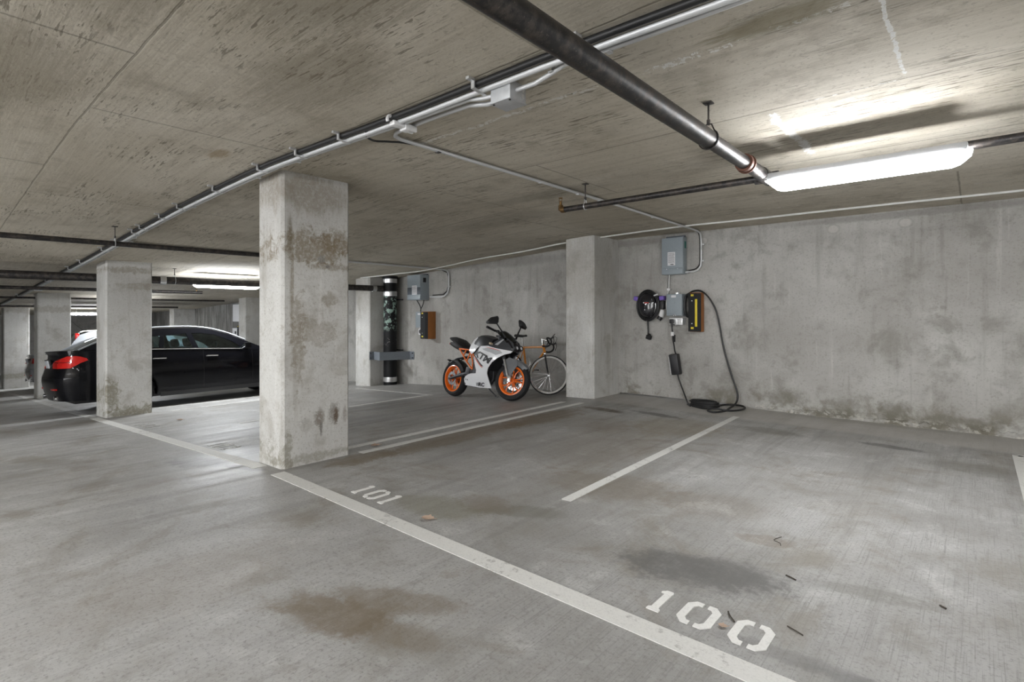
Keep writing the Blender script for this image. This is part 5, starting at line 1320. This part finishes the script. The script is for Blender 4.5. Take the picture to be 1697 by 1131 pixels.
part('stem', put(MB().cyl((0.842, 0, 0.82), (0.818, 0, 0.93), 0.012, 12).cyl((0.82, 0, 0.925), (0.91, 0, 0.915), 0.0125, 12), ST2), 'chrome', b_, world=False)
hb = [(0.99, -0.20, 0.755), (1.0, -0.20, 0.77), (0.93, -0.205, 0.755)]
half = [(0.86, 0.205, 0.765), (0.93, 0.205, 0.765), (0.985, 0.203, 0.80), (1.0, 0.20, 0.85), (0.985, 0.198, 0.895), (0.95, 0.195, 0.912), (0.925, 0.185, 0.915), (0.912, 0.15, 0.915)]
bar = half + [(0.91, 0.0, 0.915)] + [(x, -y, z) for x, y, z in half[::-1]]
part('handlebar', put(MB().tube(smooth_path(bar, 3), 0.0145, 10), ST2), 'rubber', b_, world=False)
for s_ in (-1, 1):
    part('brake_lever', put(MB().tube([(0.985, s_ * 0.2, 0.90), (1.02, s_ * 0.2, 0.935), (1.035, s_ * 0.2, 0.93)], [0.016, 0.015, 0.010], 8).tube([(1.03, s_ * 0.2, 0.925), (1.045, s_ * 0.2, 0.87), (1.03, s_ * 0.2, 0.80)], 0.006, 6), ST2), 'black', b_, world=False)
    part('brake_cable', put(MB().tube(smooth_path([(1.02, s_ * 0.2, 0.94), (1.04, s_ * 0.15, 1.01), (1.0, s_ * 0.05, 1.0), (0.92, s_ * 0.02, 0.88), (0.88, 0, 0.74)], 4), 0.0035, 6), ST2), 'cable', b_, world=False)
part('seat_post', MB().cyl((0.30, 0, 0.80), (0.258, 0, 0.985), 0.0125, 12), 'alloy', b_, world=False)
part('saddle', loft([(0.10, [(0.05, 0.985), (0.07, 1.00), (0.055, 1.03), (0.0, 1.035)]), (0.17, [(0.06, 0.975), (0.078, 1.0), (0.06, 1.03), (0.0, 1.03)]), (0.26, [(0.025, 0.98), (0.034, 0.995), (0.028, 1.015), (0.0, 1.02)]), (0.37, [(0.016, 0.985), (0.024, 0.995), (0.018, 1.015), (0.0, 1.02)])]), 'seat', b_, world=False)
cr_ = part('crankset', MB().lathe([(0.060, -0.003), (0.095, -0.003), (0.095, 0.003), (0.060, 0.003)], 36, TR(BB[0], -0.045, BB[2]) @ AX).cyl((BB[0], -0.06, BB[2]), (BB[0], 0.06, BB[2]), 0.018, 14), 'alloy', b_, world=False)
for s_ in (-1, 1):
    part('crank_arm', MB().tube([(BB[0], s_ * 0.06, BB[2]), (BB[0] + s_ * 0.10, s_ * 0.068, BB[2] + s_ * 0.13)], 0.010, 8), 'alloy', cr_, world=False)
    part('pedal', MB().box((BB[0] + s_ * 0.10, s_ * 0.115, BB[2] + s_ * 0.13), (0.09, 0.07, 0.022), bev=0.005), 'black', cr_, world=False)
part('chain', MB().tube([(0, -0.045, BR_ + 0.035), (BB[0], -0.045, BB[2] + 0.094), (BB[0] + 0.09, -0.045, BB[2] + 0.02), (BB[0], -0.045, BB[2] - 0.094), (0.03, -0.045, 0.22), (0.0, -0.045, 0.24)], 0.005, 6), 'engine', b_, world=False)
part('freewheel', MB().disc(0.045, 0.034, 0.052, 24, TR(0, 0, BR_) @ AX), 'engine', b_, world=False)
part('bottle_cage', MB().tube([(0.35, 0.0, 0.60), (0.42, 0.035, 0.62), (0.46, 0.035, 0.50), (0.40, 0.0, 0.42)], 0.004, 6), 'alloy', b_, world=False)

# ------------------------------------------------------------------ cars
from mathutils.geometry import tessellate_polygon
def panel_holes(mb, outer, holes, yf, thick):
    loops = [outer] + holes
    flat = [p for l in loops for p in l]
    tris = tessellate_polygon([[Vector((x, z, 0)) for x, z in l] for l in loops])
    n = len(flat)
    sg = -1 if yf(*outer[0]) > 0 else 1
    vs = [(x, yf(x, z), z) for x, z in flat] + [(x, yf(x, z) + sg * thick, z) for x, z in flat]
    fs = [tuple(t) for t in tris] + [tuple(n + i for i in t[::-1]) for t in tris]
    b = 0
    for l in loops:
        m = len(l)
        for i in range(m):
            j = (i + 1) % m
            fs.append((b + i, b + j, n + b + j, n + b + i))
        b += m
    return mb.add(vs, fs)

def car(label, M, L, W, paint, roof, wind_base, rear_base, belt, windows, xw, tail_rows, deck, hood_z=0.98, rtop=None, sill=0.20, wr=0.335, group=None, trim='chrome', plate_z=0.86, roof_glint=False):
    """roof: [(x, z)] along the middle from the foot of the rear glass to the foot of the windscreen;
    belt: [(x, z)] shoulder line; deck: height of the tail lip"""
    c = thing('car', label, 'car', M=M, group=group)
    hw = W / 2
    RX_, RY_ = 0.30, 0.30
    FX_, FY_ = 0.55, 0.45
    def lp(pts, x):
        if x <= pts[0][0]: return pts[0][1]
        for (a, b), (a2, b2) in zip(pts, pts[1:]):
            if x <= a2: return b + (b2 - b) * (x - a) / (a2 - a)
        return pts[-1][1]
    zb = lambda x: lp(belt, x)
    def yB(x, z):
        t = (x - L * 0.5) / (L * 0.5)
        k = 1 - 0.05 * abs(t) ** 3
        u = (z - 0.60) / 0.45
        f = 1 - 0.055 * max(0, u) ** 2 - 0.075 * max(0, -u) ** 2
        f += 0.010 * math.exp(-((z - 0.80) / 0.035) ** 2)          # crease under the handles
        f -= 0.012 * math.exp(-((z - 0.45) / 0.10) ** 2)           # hollow above the sill
        for q in xw: f += 0.018 * math.exp(-((x - q) / 0.36) ** 2) * math.exp(-((z - 0.62) / 0.2) ** 2)
        return hw * k * f
    xr = lambda z: 0.02 + 0.14 * max(0, (0.45 - z) / 0.25) ** 1.5 * 0.6 + (0.10 * max(0, (z - 0.66) / 0.45) if z > 0.66 else 0) - 0.02 * math.exp(-((z - 0.58) / 0.1) ** 2) - (0.07 * math.exp(-((z - deck) / 0.05) ** 2))
    xf = lambda z: L - 0.02 - 0.22 * max(0, (z - 0.55) / 0.45) ** 1.4 - 0.10 * max(0, (0.35 - z) / 0.2)
    zlo = sill + 0.02
    # sides with wheel arches
    for s_ in (-1, 1):
        out = [(RX_, zlo + 0.03)]
        ra = wr + 0.045
        for q in xw:
            a0 = math.asin((zlo - wr) / ra)
            out += [(q + ra * math.cos(PI - a0 - (PI - 2 * a0) * k / 14), wr + ra * math.sin(PI - a0 - (PI - 2 * a0) * k / 14)) for k in range(15)]
        out.append((L - FX_, zlo))
        xs = [L - FX_] + [p[0] for p in belt[::-1] if RX_ < p[0] < L - FX_] + [RX_]
        out += [(x, zb(x)) for x in xs]
        side = part('body_side', MB().panel(out, lambda x, z: s_ * yB(x, z), 0.10, 0.02), paint, c, world=False)
        for q in xw:
            arc_ = [[(q + (ra + 0.004) * math.cos(a), s_ * yy, wr + (ra + 0.004) * math.sin(a)) for a in [PI * k / 12 - 0.25 + 0.5 * (k / 12) for k in range(13)]] for yy in (hw - 0.05, hw - 0.30)]
            part('wheel_arch', MB().grid(arc_, thick=0.01), 'trim_black', c, world=False)
        pr = lambda x, z: s_ * (yB(x, z) + 0.001)
        part('sill_trim', MB().panel([(xw[0] + 0.42, zlo - 0.03), (xw[1] - 0.42, zlo - 0.03), (xw[1] - 0.42, zlo + 0.05), (xw[0] + 0.42, zlo + 0.05)], lambda x, z: s_ * (yB(x, z) + 0.004), 0.2, 0.03), 'trim_black', c, world=False)
        for x0 in (wind_base - 0.12, (wind_base + xw[0]) / 2 + 0.05):
            part('door_seam', MB().panel([(x0, sill + 0.10), (x0 + 0.007, sill + 0.10), (x0 + 0.007, zb(x0) - 0.01), (x0, zb(x0) - 0.01)], pr, 0.1, 0.003), 'trim_black', side, world=False)
        for x0 in ((wind_base + xw[0]) / 2 + 0.10, xw[0] + 0.30):
            yy = s_ * (yB(x0 + 0.1, 0.90) + 0.022)
            hd = MB().tube([(x0, s_ * yB(x0, 0.88), 0.885), (x0 + 0.02, yy, 0.89), (x0 + 0.20, yy, 0.885), (x0 + 0.22, s_ * yB(x0, 0.88), 0.88)], [0.010, 0.013, 0.013, 0.010], 8)
            part('door_handle', hd, trim, side, world=False)
    # wrap-round tail and nose: s = 0 at the end of the side, -1 end of the corner, -2 middle of the car
    def wrap(s, z, d=0.0, front=False):
        rx, ry = (FX_, FY_) if front else (RX_, RY_)
        x0 = L - rx if front else rx
        xe = xf(z) if front else xr(z)
        sg = 1 if front else -1
        if s >= 0:
            x = x0 - sg * s
            return (x, yB(x, z) + d)
        y1 = yB(x0, z); yc = y1 - ry
        if s >= -1:
            a = -s * PI / 2
            return (x0 + (xe - x0) * math.sin(a) + sg * d * math.sin(a), yc + ry * math.cos(a) + d * math.cos(a))
        t = -(s + 1)
        return (xe + sg * (d + 0.035 * (1 - (1 - t) ** 2)), yc * (1 - t))
    ss = [0, -0.2, -0.4, -0.6, -0.8, -1, -1.35, -1.7, -2]
    def shell(front, z0, z1, n):
        rows = []
        for i in range(n + 1):
            z = z0 + (z1 - z0) * i / n
            r_ = [(*wrap(s, z, 0, front), z) for s in ss]
            rows.append([(x, y, z) for x, y, z in r_] + [(x, -y, z) for x, y, z in r_[-2::-1]])
        return MB().grid(rows, thick=0.012)
    zt = zb(RX_)
    part('rear_bumper', shell(False, zlo + 0.03, 0.64, 6), paint, c, world=False)
    part('tailgate', shell(False, 0.645, deck, 7), paint, c, world=False)
    part('front_bumper', shell(True, zlo, 0.60, 4), paint, c, world=False)
    zh = zb(L - FX_)
    part('nose', shell(True, 0.605, min(zh, 0.86), 4), paint, c, world=False)
    # tail lamps and reflectors
    def patch(rows_, d, front=False, sy=1, n=8):
        g = []
        for z, s0, s1 in rows_:
            g.append([(*wrap(s0 + (s1 - s0) * k / n, z, d, front), z) for k in range(n + 1)])
        g = [[(x, y * sy, z) for x, y, z in r_] for r_ in g]
        return MB().grid(g, thick=0.012)
    for sy in (-1, 1):
        tl = part('tail_light', patch(tail_rows, 0.010, False, sy), 'tail', c, world=False)
        mid = tail_rows[len(tail_rows) // 2 - 1: len(tail_rows) // 2 + 1]
        part('light_bar', patch([(z, s0 + (s1 - s0) * 0.12, s1 - (s1 - s0) * 0.2) for z, s0, s1 in ((mid[0][0] + 0.012, mid[0][1], mid[0][2]), (mid[0][0] + 0.026, mid[0][1], mid[0][2]))], 0.020, False, sy), 'tail_dark', tl, world=False)
        part('reflector', patch([(0.44, -1.25, -0.75), (0.465, -1.25, -0.75)], 0.010, False, sy), 'tail', c, world=False)
        part('headlight', patch([(0.62, -0.95, -0.35), (0.68, -1.0, -0.15), (0.73, -0.95, 0.0)], 0.012, True, sy), 'headlamp', c, world=False)
        part('grille', patch([(0.50, -1.85, -1.55), (0.60, -1.90, -1.45), (0.70, -1.85, -1.5)], 0.012, True, sy), 'black', c, world=False)
        part('exhaust_tip', MB().tube([(0.18, sy * 0.52, 0.30), (0.02, sy * 0.52, 0.30)], [0.035, 0.042], 14), 'chrome', c, world=False)
    part('diffuser', MB().box((0.20, 0, 0.33), (0.24, W * 0.72, 0.12), bev=0.02), 'trim_black', c, world=False)
    pl = part('number_plate', MB().box((xr(plate_z) - 0.052, 0, plate_z), (0.012, 0.31, 0.155), bev=0.004, rot=RY(-0.2).to_3x3()), 'plate', c, world=False)
    part('plate_recess', MB().box((xr(plate_z) - 0.030, 0, plate_z), (0.03, 0.46, 0.19), bev=0.01, rot=RY(-0.2).to_3x3()), 'trim_black', c, world=False)
    # greenhouse: sides lean in with height
    zmid = zb(L * 0.45)
    top = max(z for _, z in roof)
    tum = 0.30
    yG = lambda x, z: (hw - 0.055) - tum * (z - zmid) - 0.10 * max(0, (0.9 - x) / 0.9) ** 2
    def edge(x, z): return 0.03 + 0.03 * min(1, max(0, (z - zmid) / (top - zmid)))
    ne = 9
    def skin(pts, bow=0.0):
        rows = []
        for i, (x, z) in enumerate(pts):
            d = edge(x, z)
            w_ = yG(x, z - d)
            k = bow if not isinstance(bow, (list, tuple)) else bow[i]
            rows.append([(x - k * (t * t), t * w_, z - d * t * t) for t in [-1 + 2 * j / (ne - 1) for j in range(ne)]])
        return MB().grid(rows, thick=0.012)
    i0 = next(i for i, p in enumerate(roof) if p[1] > top - 0.10 and i > 0)
    i1 = max(i for i, p in enumerate(roof) if p[1] > top - 0.12)
    part('roof', skin(roof[i0:i1 + 1]), paint, c, world=False)
    part('rear_window', skin(roof[:i0 + 1]), 'car_glass', c, world=False)
    part('windscreen', skin(roof[i1:]), 'car_glass', c, world=False)
    outer = [(x, z - edge(x, z)) for x, z in roof]
    outer[0] = (outer[0][0], min(outer[0][1], zb(outer[0][0]) + 0.02))
    xs = [p[0] for p in belt if outer[0][0] < p[0] < outer[-1][0]][::-1]
    full = outer + [(outer[-1][0], zb(outer[-1][0]) - 0.01)] + [(x, zb(x) - 0.01) for x in xs] + [(outer[0][0], zb(outer[0][0]) - 0.01)]
    for s_ in (-1, 1):
        fr = part('window_frame', panel_holes(MB(), full, windows, lambda x, z: s_ * yG(x, z), 0.025), paint if paint != 'car_black' else 'car_black', c, world=False)
        for wpoly in windows:
            part('side_window', MB().panel(wpoly, lambda x, z: s_ * (yG(x, z) - 0.008), 9, 0.005, sub=False), 'car_glass', fr, world=False)
        lowx0 = min(p[0] for wp in windows for p in wp); lowx1 = max(p[0] for wp in windows for p in wp)
        lowz = min(p[1] for wp in windows for p in wp)
        part('window_trim', MB().tube([(x, s_ * (yG(x, zb(x)) + 0.010), zb(x) + 0.014) for x in [lowx0 + (lowx1 - lowx0) * k / 8 for k in range(9)]], 0.009, 8), trim, fr, world=False)
        if roof_glint:
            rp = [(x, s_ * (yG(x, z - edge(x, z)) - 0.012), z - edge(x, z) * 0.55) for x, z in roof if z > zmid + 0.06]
            part('roof_reflection_strip', MB().tube(smooth_path(rp, 3), 0.014, 8), 'satin', c, world=False)  # added strip: the bright reflection on the roof edge, built as a silver tube
        # shoulder: closes the ledge between side and greenhouse
        led = []
        for k in range(13):
            x = RX_ + (wind_base + 0.25 - RX_) * k / 12
            led.append([(x, s_ * (yB(x, zb(x)) - 0.002), zb(x) - 0.002), (x, s_ * (yG(max(x, outer[0][0]), zb(x)) - 0.02), zb(x) + 0.008)])
        part('shoulder', MB().grid(led, thick=0.01), paint, c, world=False)
        # mirror
        my = s_ * (hw + 0.075)
        mx_ = wind_base - 0.26
        mi = part('door_mirror', MB().box((mx_, my, zb(mx_) + 0.075), (0.13, 0.20, 0.125), bev=0.04).box((mx_ + 0.03, s_ * (hw - 0.03), zb(mx_) + 0.02), (0.07, 0.12, 0.04), bev=0.012), paint, c, world=False)
        part('mirror_glass', MB().box((mx_ - 0.064, my, zb(mx_) + 0.078), (0.006, 0.15, 0.085), bev=0.002), 'chrome', mi, world=False)
    # tail deck and bonnet
    dk = []
    xd1 = roof[0][0] + 0.06
    for k in range(5):
        x = xr(deck) + 0.005 + (xd1 - xr(deck)) * k / 4
        y = yB(x, zt) - 0.02 if x > RX_ else max(0.30, yB(RX_, zt) - RY_ + RY_ * math.sqrt(max(0, 1 - ((RX_ - x) / (RX_ - xr(deck) + 0.02)) ** 2)) - 0.01)
        z = deck + (roof[0][1] - deck) * k / 4
        dk.append([(x + 0.02 * (t * t), t * y, z - 0.02 * t * t - (deck - zt) * abs(t) ** 3 * 0.6) for t in [-1 + 2 * j / 8 for j in range(9)]])
    part('tail_deck', MB().grid(dk, thick=0.012), paint, c, world=False)
    hd = []
    for k in range(7):
        t_ = k / 6
        x = wind_base - 0.12 + (L - 0.22 - wind_base + 0.12) * t_
        xq = min(x, L - FX_)
        y = yB(xq, zb(xq)) - 0.005 if x < L - FX_ else yB(L - FX_, 0.8) - FY_ + FY_ * math.sqrt(max(0.02, 1 - ((x - L + FX_) / FX_) ** 2))
        zc = hood_z + (min(zh, 0.86) - hood_z) * t_ ** 2 + 0.015
        ze = zb(xq) if x < L - FX_ else min(zh, 0.86)
        hd.append([(x, t * y, zc + (ze - zc) * t ** 4) for t in [-1 + 2 * j / 8 for j in range(9)]])
    part('bonnet', MB().grid(hd, thick=0.012), paint, c, world=False)
    part('underbody', MB().box((L / 2, 0, sill + 0.04), (L - 0.5, W - 0.36, 0.10), bev=0.02), 'trim_black', c, world=False)
    # inside
    part('cabin_floor', MB().box(((xw[0] + wind_base) / 2, 0, 0.40), (wind_base - xw[0] + 0.5, W - 0.36, 0.12), bev=0.02), 'upholstery', c, world=False)
    part('dashboard', MB().box((wind_base - 0.10, 0, zmid - 0.13), (0.45, W - 0.34, 0.24), bev=0.06), 'upholstery', c, world=False)
    part('parcel_shelf', MB().box((xw[0] - 0.25, 0, zmid - 0.10), (0.55, W - 0.44, 0.05), bev=0.01), 'upholstery', c, world=False)
    for xs_, ys_ in ((wind_base - 1.0, -0.36), (wind_base - 1.0, 0.36), (xw[0] + 0.52, -0.40), (xw[0] + 0.52, 0.40)):
        st = part('seat', MB().box((xs_ + 0.25, ys_, 0.53), (0.52, 0.50, 0.16), bev=0.05).box((xs_ - 0.04, ys_, 0.82), (0.16, 0.48, 0.56), bev=0.06, rot=RY(-0.28).to_3x3()), 'upholstery', c, world=False)
        part('headrest', MB().box((xs_ - 0.15, ys_, 1.17), (0.10, 0.27, 0.17), bev=0.045, rot=RY(-0.2).to_3x3()), 'upholstery', st, world=False)
    part('steering_wheel', MB().lathe([(0.18 + 0.014 * math.cos(a), 0.014 * math.sin(a)) for a in [2 * PI * k / 8 for k in range(8)]], 28, TR(wind_base - 0.45, 0.36, zmid - 0.02) @ RY(-1.1)).cyl((wind_base - 0.44, 0.36, zmid - 0.03), (wind_base - 0.2, 0.36, zmid - 0.12), 0.03, 8), 'trim_black', c, world=False)
    part('rear_view_mirror', MB().box((wind_base - 0.62, 0, top - 0.14), (0.03, 0.22, 0.06), bev=0.012), 'trim_black', c, world=False)
    # wheels
    for q in xw:
        for s_ in (-1, 1):
            Mw = TR(q, s_ * (hw - 0.125), wr) @ RX(-s_ * PI / 2)
            wh = part('wheel', tyre_mesh(wr, 0.22, 0.235, Mw), 'rubber', c, world=False)
            part('rim', MB().lathe([(0.232, 0.085), (0.238, 0.10), (0.225, 0.10), (0.205, 0.06), (0.20, -0.06), (0.21, -0.06), (0.215, 0.06)], 36, Mw), 'alloy', wh, world=False)
            for k in range(5):
                a = 2 * PI * k / 5
                for da in (-0.16, 0.16):
                    part('spoke', MB().tube([(0.05 * math.cos(a + da), 0.05 * math.sin(a + da), 0.075), (0.13 * math.cos(a + da), 0.13 * math.sin(a + da), 0.09), (0.215 * math.cos(a + da * 1.4), 0.215 * math.sin(a + da * 1.4), 0.08)], [0.022, 0.015, 0.017], 6, M=Mw), 'alloy', wh, world=False)
            part('hub', MB().disc(0.06, 0.05, 0.095, 20, Mw).disc(0.17, -0.02, 0.0, 28, Mw), 'engine', wh, world=False)
    return c
BMT = [(0.80, -1.30, -0.30), (0.84, -1.36, -0.12), (0.88, -1.38, 0.02), (0.92, -1.30, 0.12), (0.955, -0.85, 0.10), (0.985, -0.55, 0.02), (0.998, -0.45, -0.10)]
WINB = [[(0.86, 1.10), (1.46, 1.08), (1.50, 1.30), (1.28, 1.295), (1.02, 1.215)], [(1.54, 1.078), (2.02, 1.055), (1.93, 1.335), (1.56, 1.31)], [(2.12, 1.05), (2.92, 1.015), (2.74, 1.155), (2.42, 1.295), (2.20, 1.333), (2.02, 1.338)]]
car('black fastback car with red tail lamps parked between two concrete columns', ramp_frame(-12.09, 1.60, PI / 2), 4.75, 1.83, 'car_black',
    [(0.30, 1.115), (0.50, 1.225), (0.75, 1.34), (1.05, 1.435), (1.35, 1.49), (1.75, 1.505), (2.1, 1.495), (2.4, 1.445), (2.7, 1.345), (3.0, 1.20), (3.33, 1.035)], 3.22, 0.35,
    [(0.0, 1.06), (0.30, 1.065), (0.9, 1.055), (1.4, 1.045), (2.1, 1.02), (2.9, 0.985), (3.25, 0.965), (3.7, 0.93), (4.2, 0.86), (4.75, 0.75)], WINB, (1.05, 3.88), BMT, 1.09, hood_z=1.0, roof_glint=True)
SUVT = [(0.86, -0.75, 0.02), (0.95, -0.85, 0.05), (1.08, -0.80, 0.08), (1.18, -0.55, 0.10)]
WINS = [[(0.62, 1.20), (1.02, 1.17), (1.02, 1.47), (0.80, 1.42)], [(1.10, 1.165), (1.95, 1.13), (1.90, 1.52), (1.12, 1.50)], [(2.05, 1.125), (2.90, 1.08), (2.55, 1.37), (2.25, 1.51), (2.0, 1.52)]]
car('white hatchback with a roof aerial, glimpsed past the column behind the black car', ramp_frame(-18.95, 2.55, PI / 2), 4.45, 1.84, 'car_silver',
    [(0.30, 1.22), (0.42, 1.42), (0.55, 1.60), (0.75, 1.68), (1.2, 1.715), (1.7, 1.72), (2.2, 1.69), (2.5, 1.61), (2.8, 1.44), (3.25, 1.13)], 3.10, 0.3,
    [(0.0, 1.15), (0.30, 1.16), (1.0, 1.14), (2.0, 1.10), (2.9, 1.05), (3.2, 1.02), (3.6, 0.98), (4.0, 0.92), (4.45, 0.80)], WINS, (0.90, 3.55), SUVT, 1.19, hood_z=1.06, trim='trim_black')
aer = [o for o in bpy.data.objects if o.name.startswith('car') and o.type == 'EMPTY'][-1]
part('aerial', MB().tube([(0.75, 0, 1.69), (0.45, 0, 2.0)], [0.006, 0.003], 6), 'trim_black', aer, world=False)
for s_ in (-1, 1):
    part('high_tail_light', MB().box((0.50, s_ * 0.66, 1.50), (0.10, 0.10, 0.20), bev=0.03), 'tail', aer, world=False)
SEDT = [(0.80, -1.2, -0.1), (0.88, -1.3, 0.1), (0.96, -1.2, 0.1)]
WIND = [[(0.95, 1.02), (1.60, 1.00), (1.60, 1.25), (1.25, 1.22)], [(1.68, 1.0), (2.85, 0.95), (2.5, 1.15), (2.2, 1.27), (1.68, 1.27)]]
car('silver saloon car, only its tail showing between the two farthest columns', ramp_frame(-21.65, 2.40, PI / 2), 4.5, 1.80, 'car_silver',
    [(0.70, 1.08), (0.95, 1.22), (1.2, 1.34), (1.6, 1.42), (2.0, 1.435), (2.35, 1.38), (2.7, 1.22), (3.05, 1.0)], 3.0, 0.6,
    [(0.0, 1.0), (0.30, 1.0), (1.0, 0.985), (2.0, 0.96), (2.9, 0.92), (3.4, 0.88), (4.5, 0.74)], WIND, (0.95, 3.6), SEDT, 1.07, hood_z=0.96)

# ------------------------------------------------------------------ dead leaves and twigs on the floor
def leaf(x, y, s, ang, label, mat='leaf', curl=0.35):
    rows = []
    for i in range(7):
        t = i / 6
        w_ = s * 0.42 * math.sin(PI * min(1, t * 0.92 + 0.06)) * (1 + 0.25 * math.sin(t * 17))
        z0 = 0.004 + curl * s * (t - 0.5) ** 2
        rows.append([(s * (t - 0.5), w_ * q, z0 + abs(q) * w_ * 0.35) for q in (-1, -0.5, 0, 0.5, 1)])
    mb = MB().grid(rows, thick=0.0012)
    mb.tube([(s * 0.5, 0, 0.004 + curl * s * 0.25), (s * 0.72, s * 0.06, 0.012)], 0.0015, 5)
    Mx = TR(x, y, fz(x) + 0.001) @ RZ(ang)
    mb.v = [tuple(Mx @ Vector(p)) for p in mb.v]
    return single('dry_leaf', mb, mat, label, 'leaf')
leaf(-2.60, 2.165, 0.085, 0.4, 'curled pinkish brown leaf beside the painted number 101')
leaf(-0.79, 2.228, 0.035, 0.2, 'tiny pale leaf scrap between the two zeros of number 100')
leaf(-8.72, 2.62, 0.09, 0.9, 'brown leaf at the foot of the column before the black car', 'leaf')
leaf(-4.46, 3.05, 0.09, 1.2, 'brown leaf lying between the twin stall lines by the big column')
def twig(pts, r, label):
    return single('twig', MB().tube(smooth_path(pts, 3), r, 5), 'leaf_dark', label, 'twig')
twig([(-0.812, 2.355, 0.004), (-0.792, 2.32, 0.006), (-0.764, 2.292, 0.004)], 0.0032, 'short dark twig between the two zeros of number 100')
twig([(-0.59, 2.408, 0.003), (-0.555, 2.392, 0.004), (-0.525, 2.380, 0.003)], 0.0024, 'thin dark twig beyond the last zero of number 100')
twig([(-0.851, 3.347, 0.002), (-0.873, 3.275, 0.003), (-0.835, 3.25, 0.003), (-0.823, 3.22, 0.002)], 0.0018, 'hair-thin bent twig in the middle of stall 100')
twig([(-0.71, 2.872, 0.003), (-0.69, 2.862, 0.005), (-0.66, 2.85, 0.003)], 0.0035, 'short dark twig at the end of the oil stain in stall 100')
twig([(-0.122, 3.024, 0.003), (-0.10, 3.006, 0.004)], 0.0045, 'stubby dark twig lying alone on the open side of stall 100')
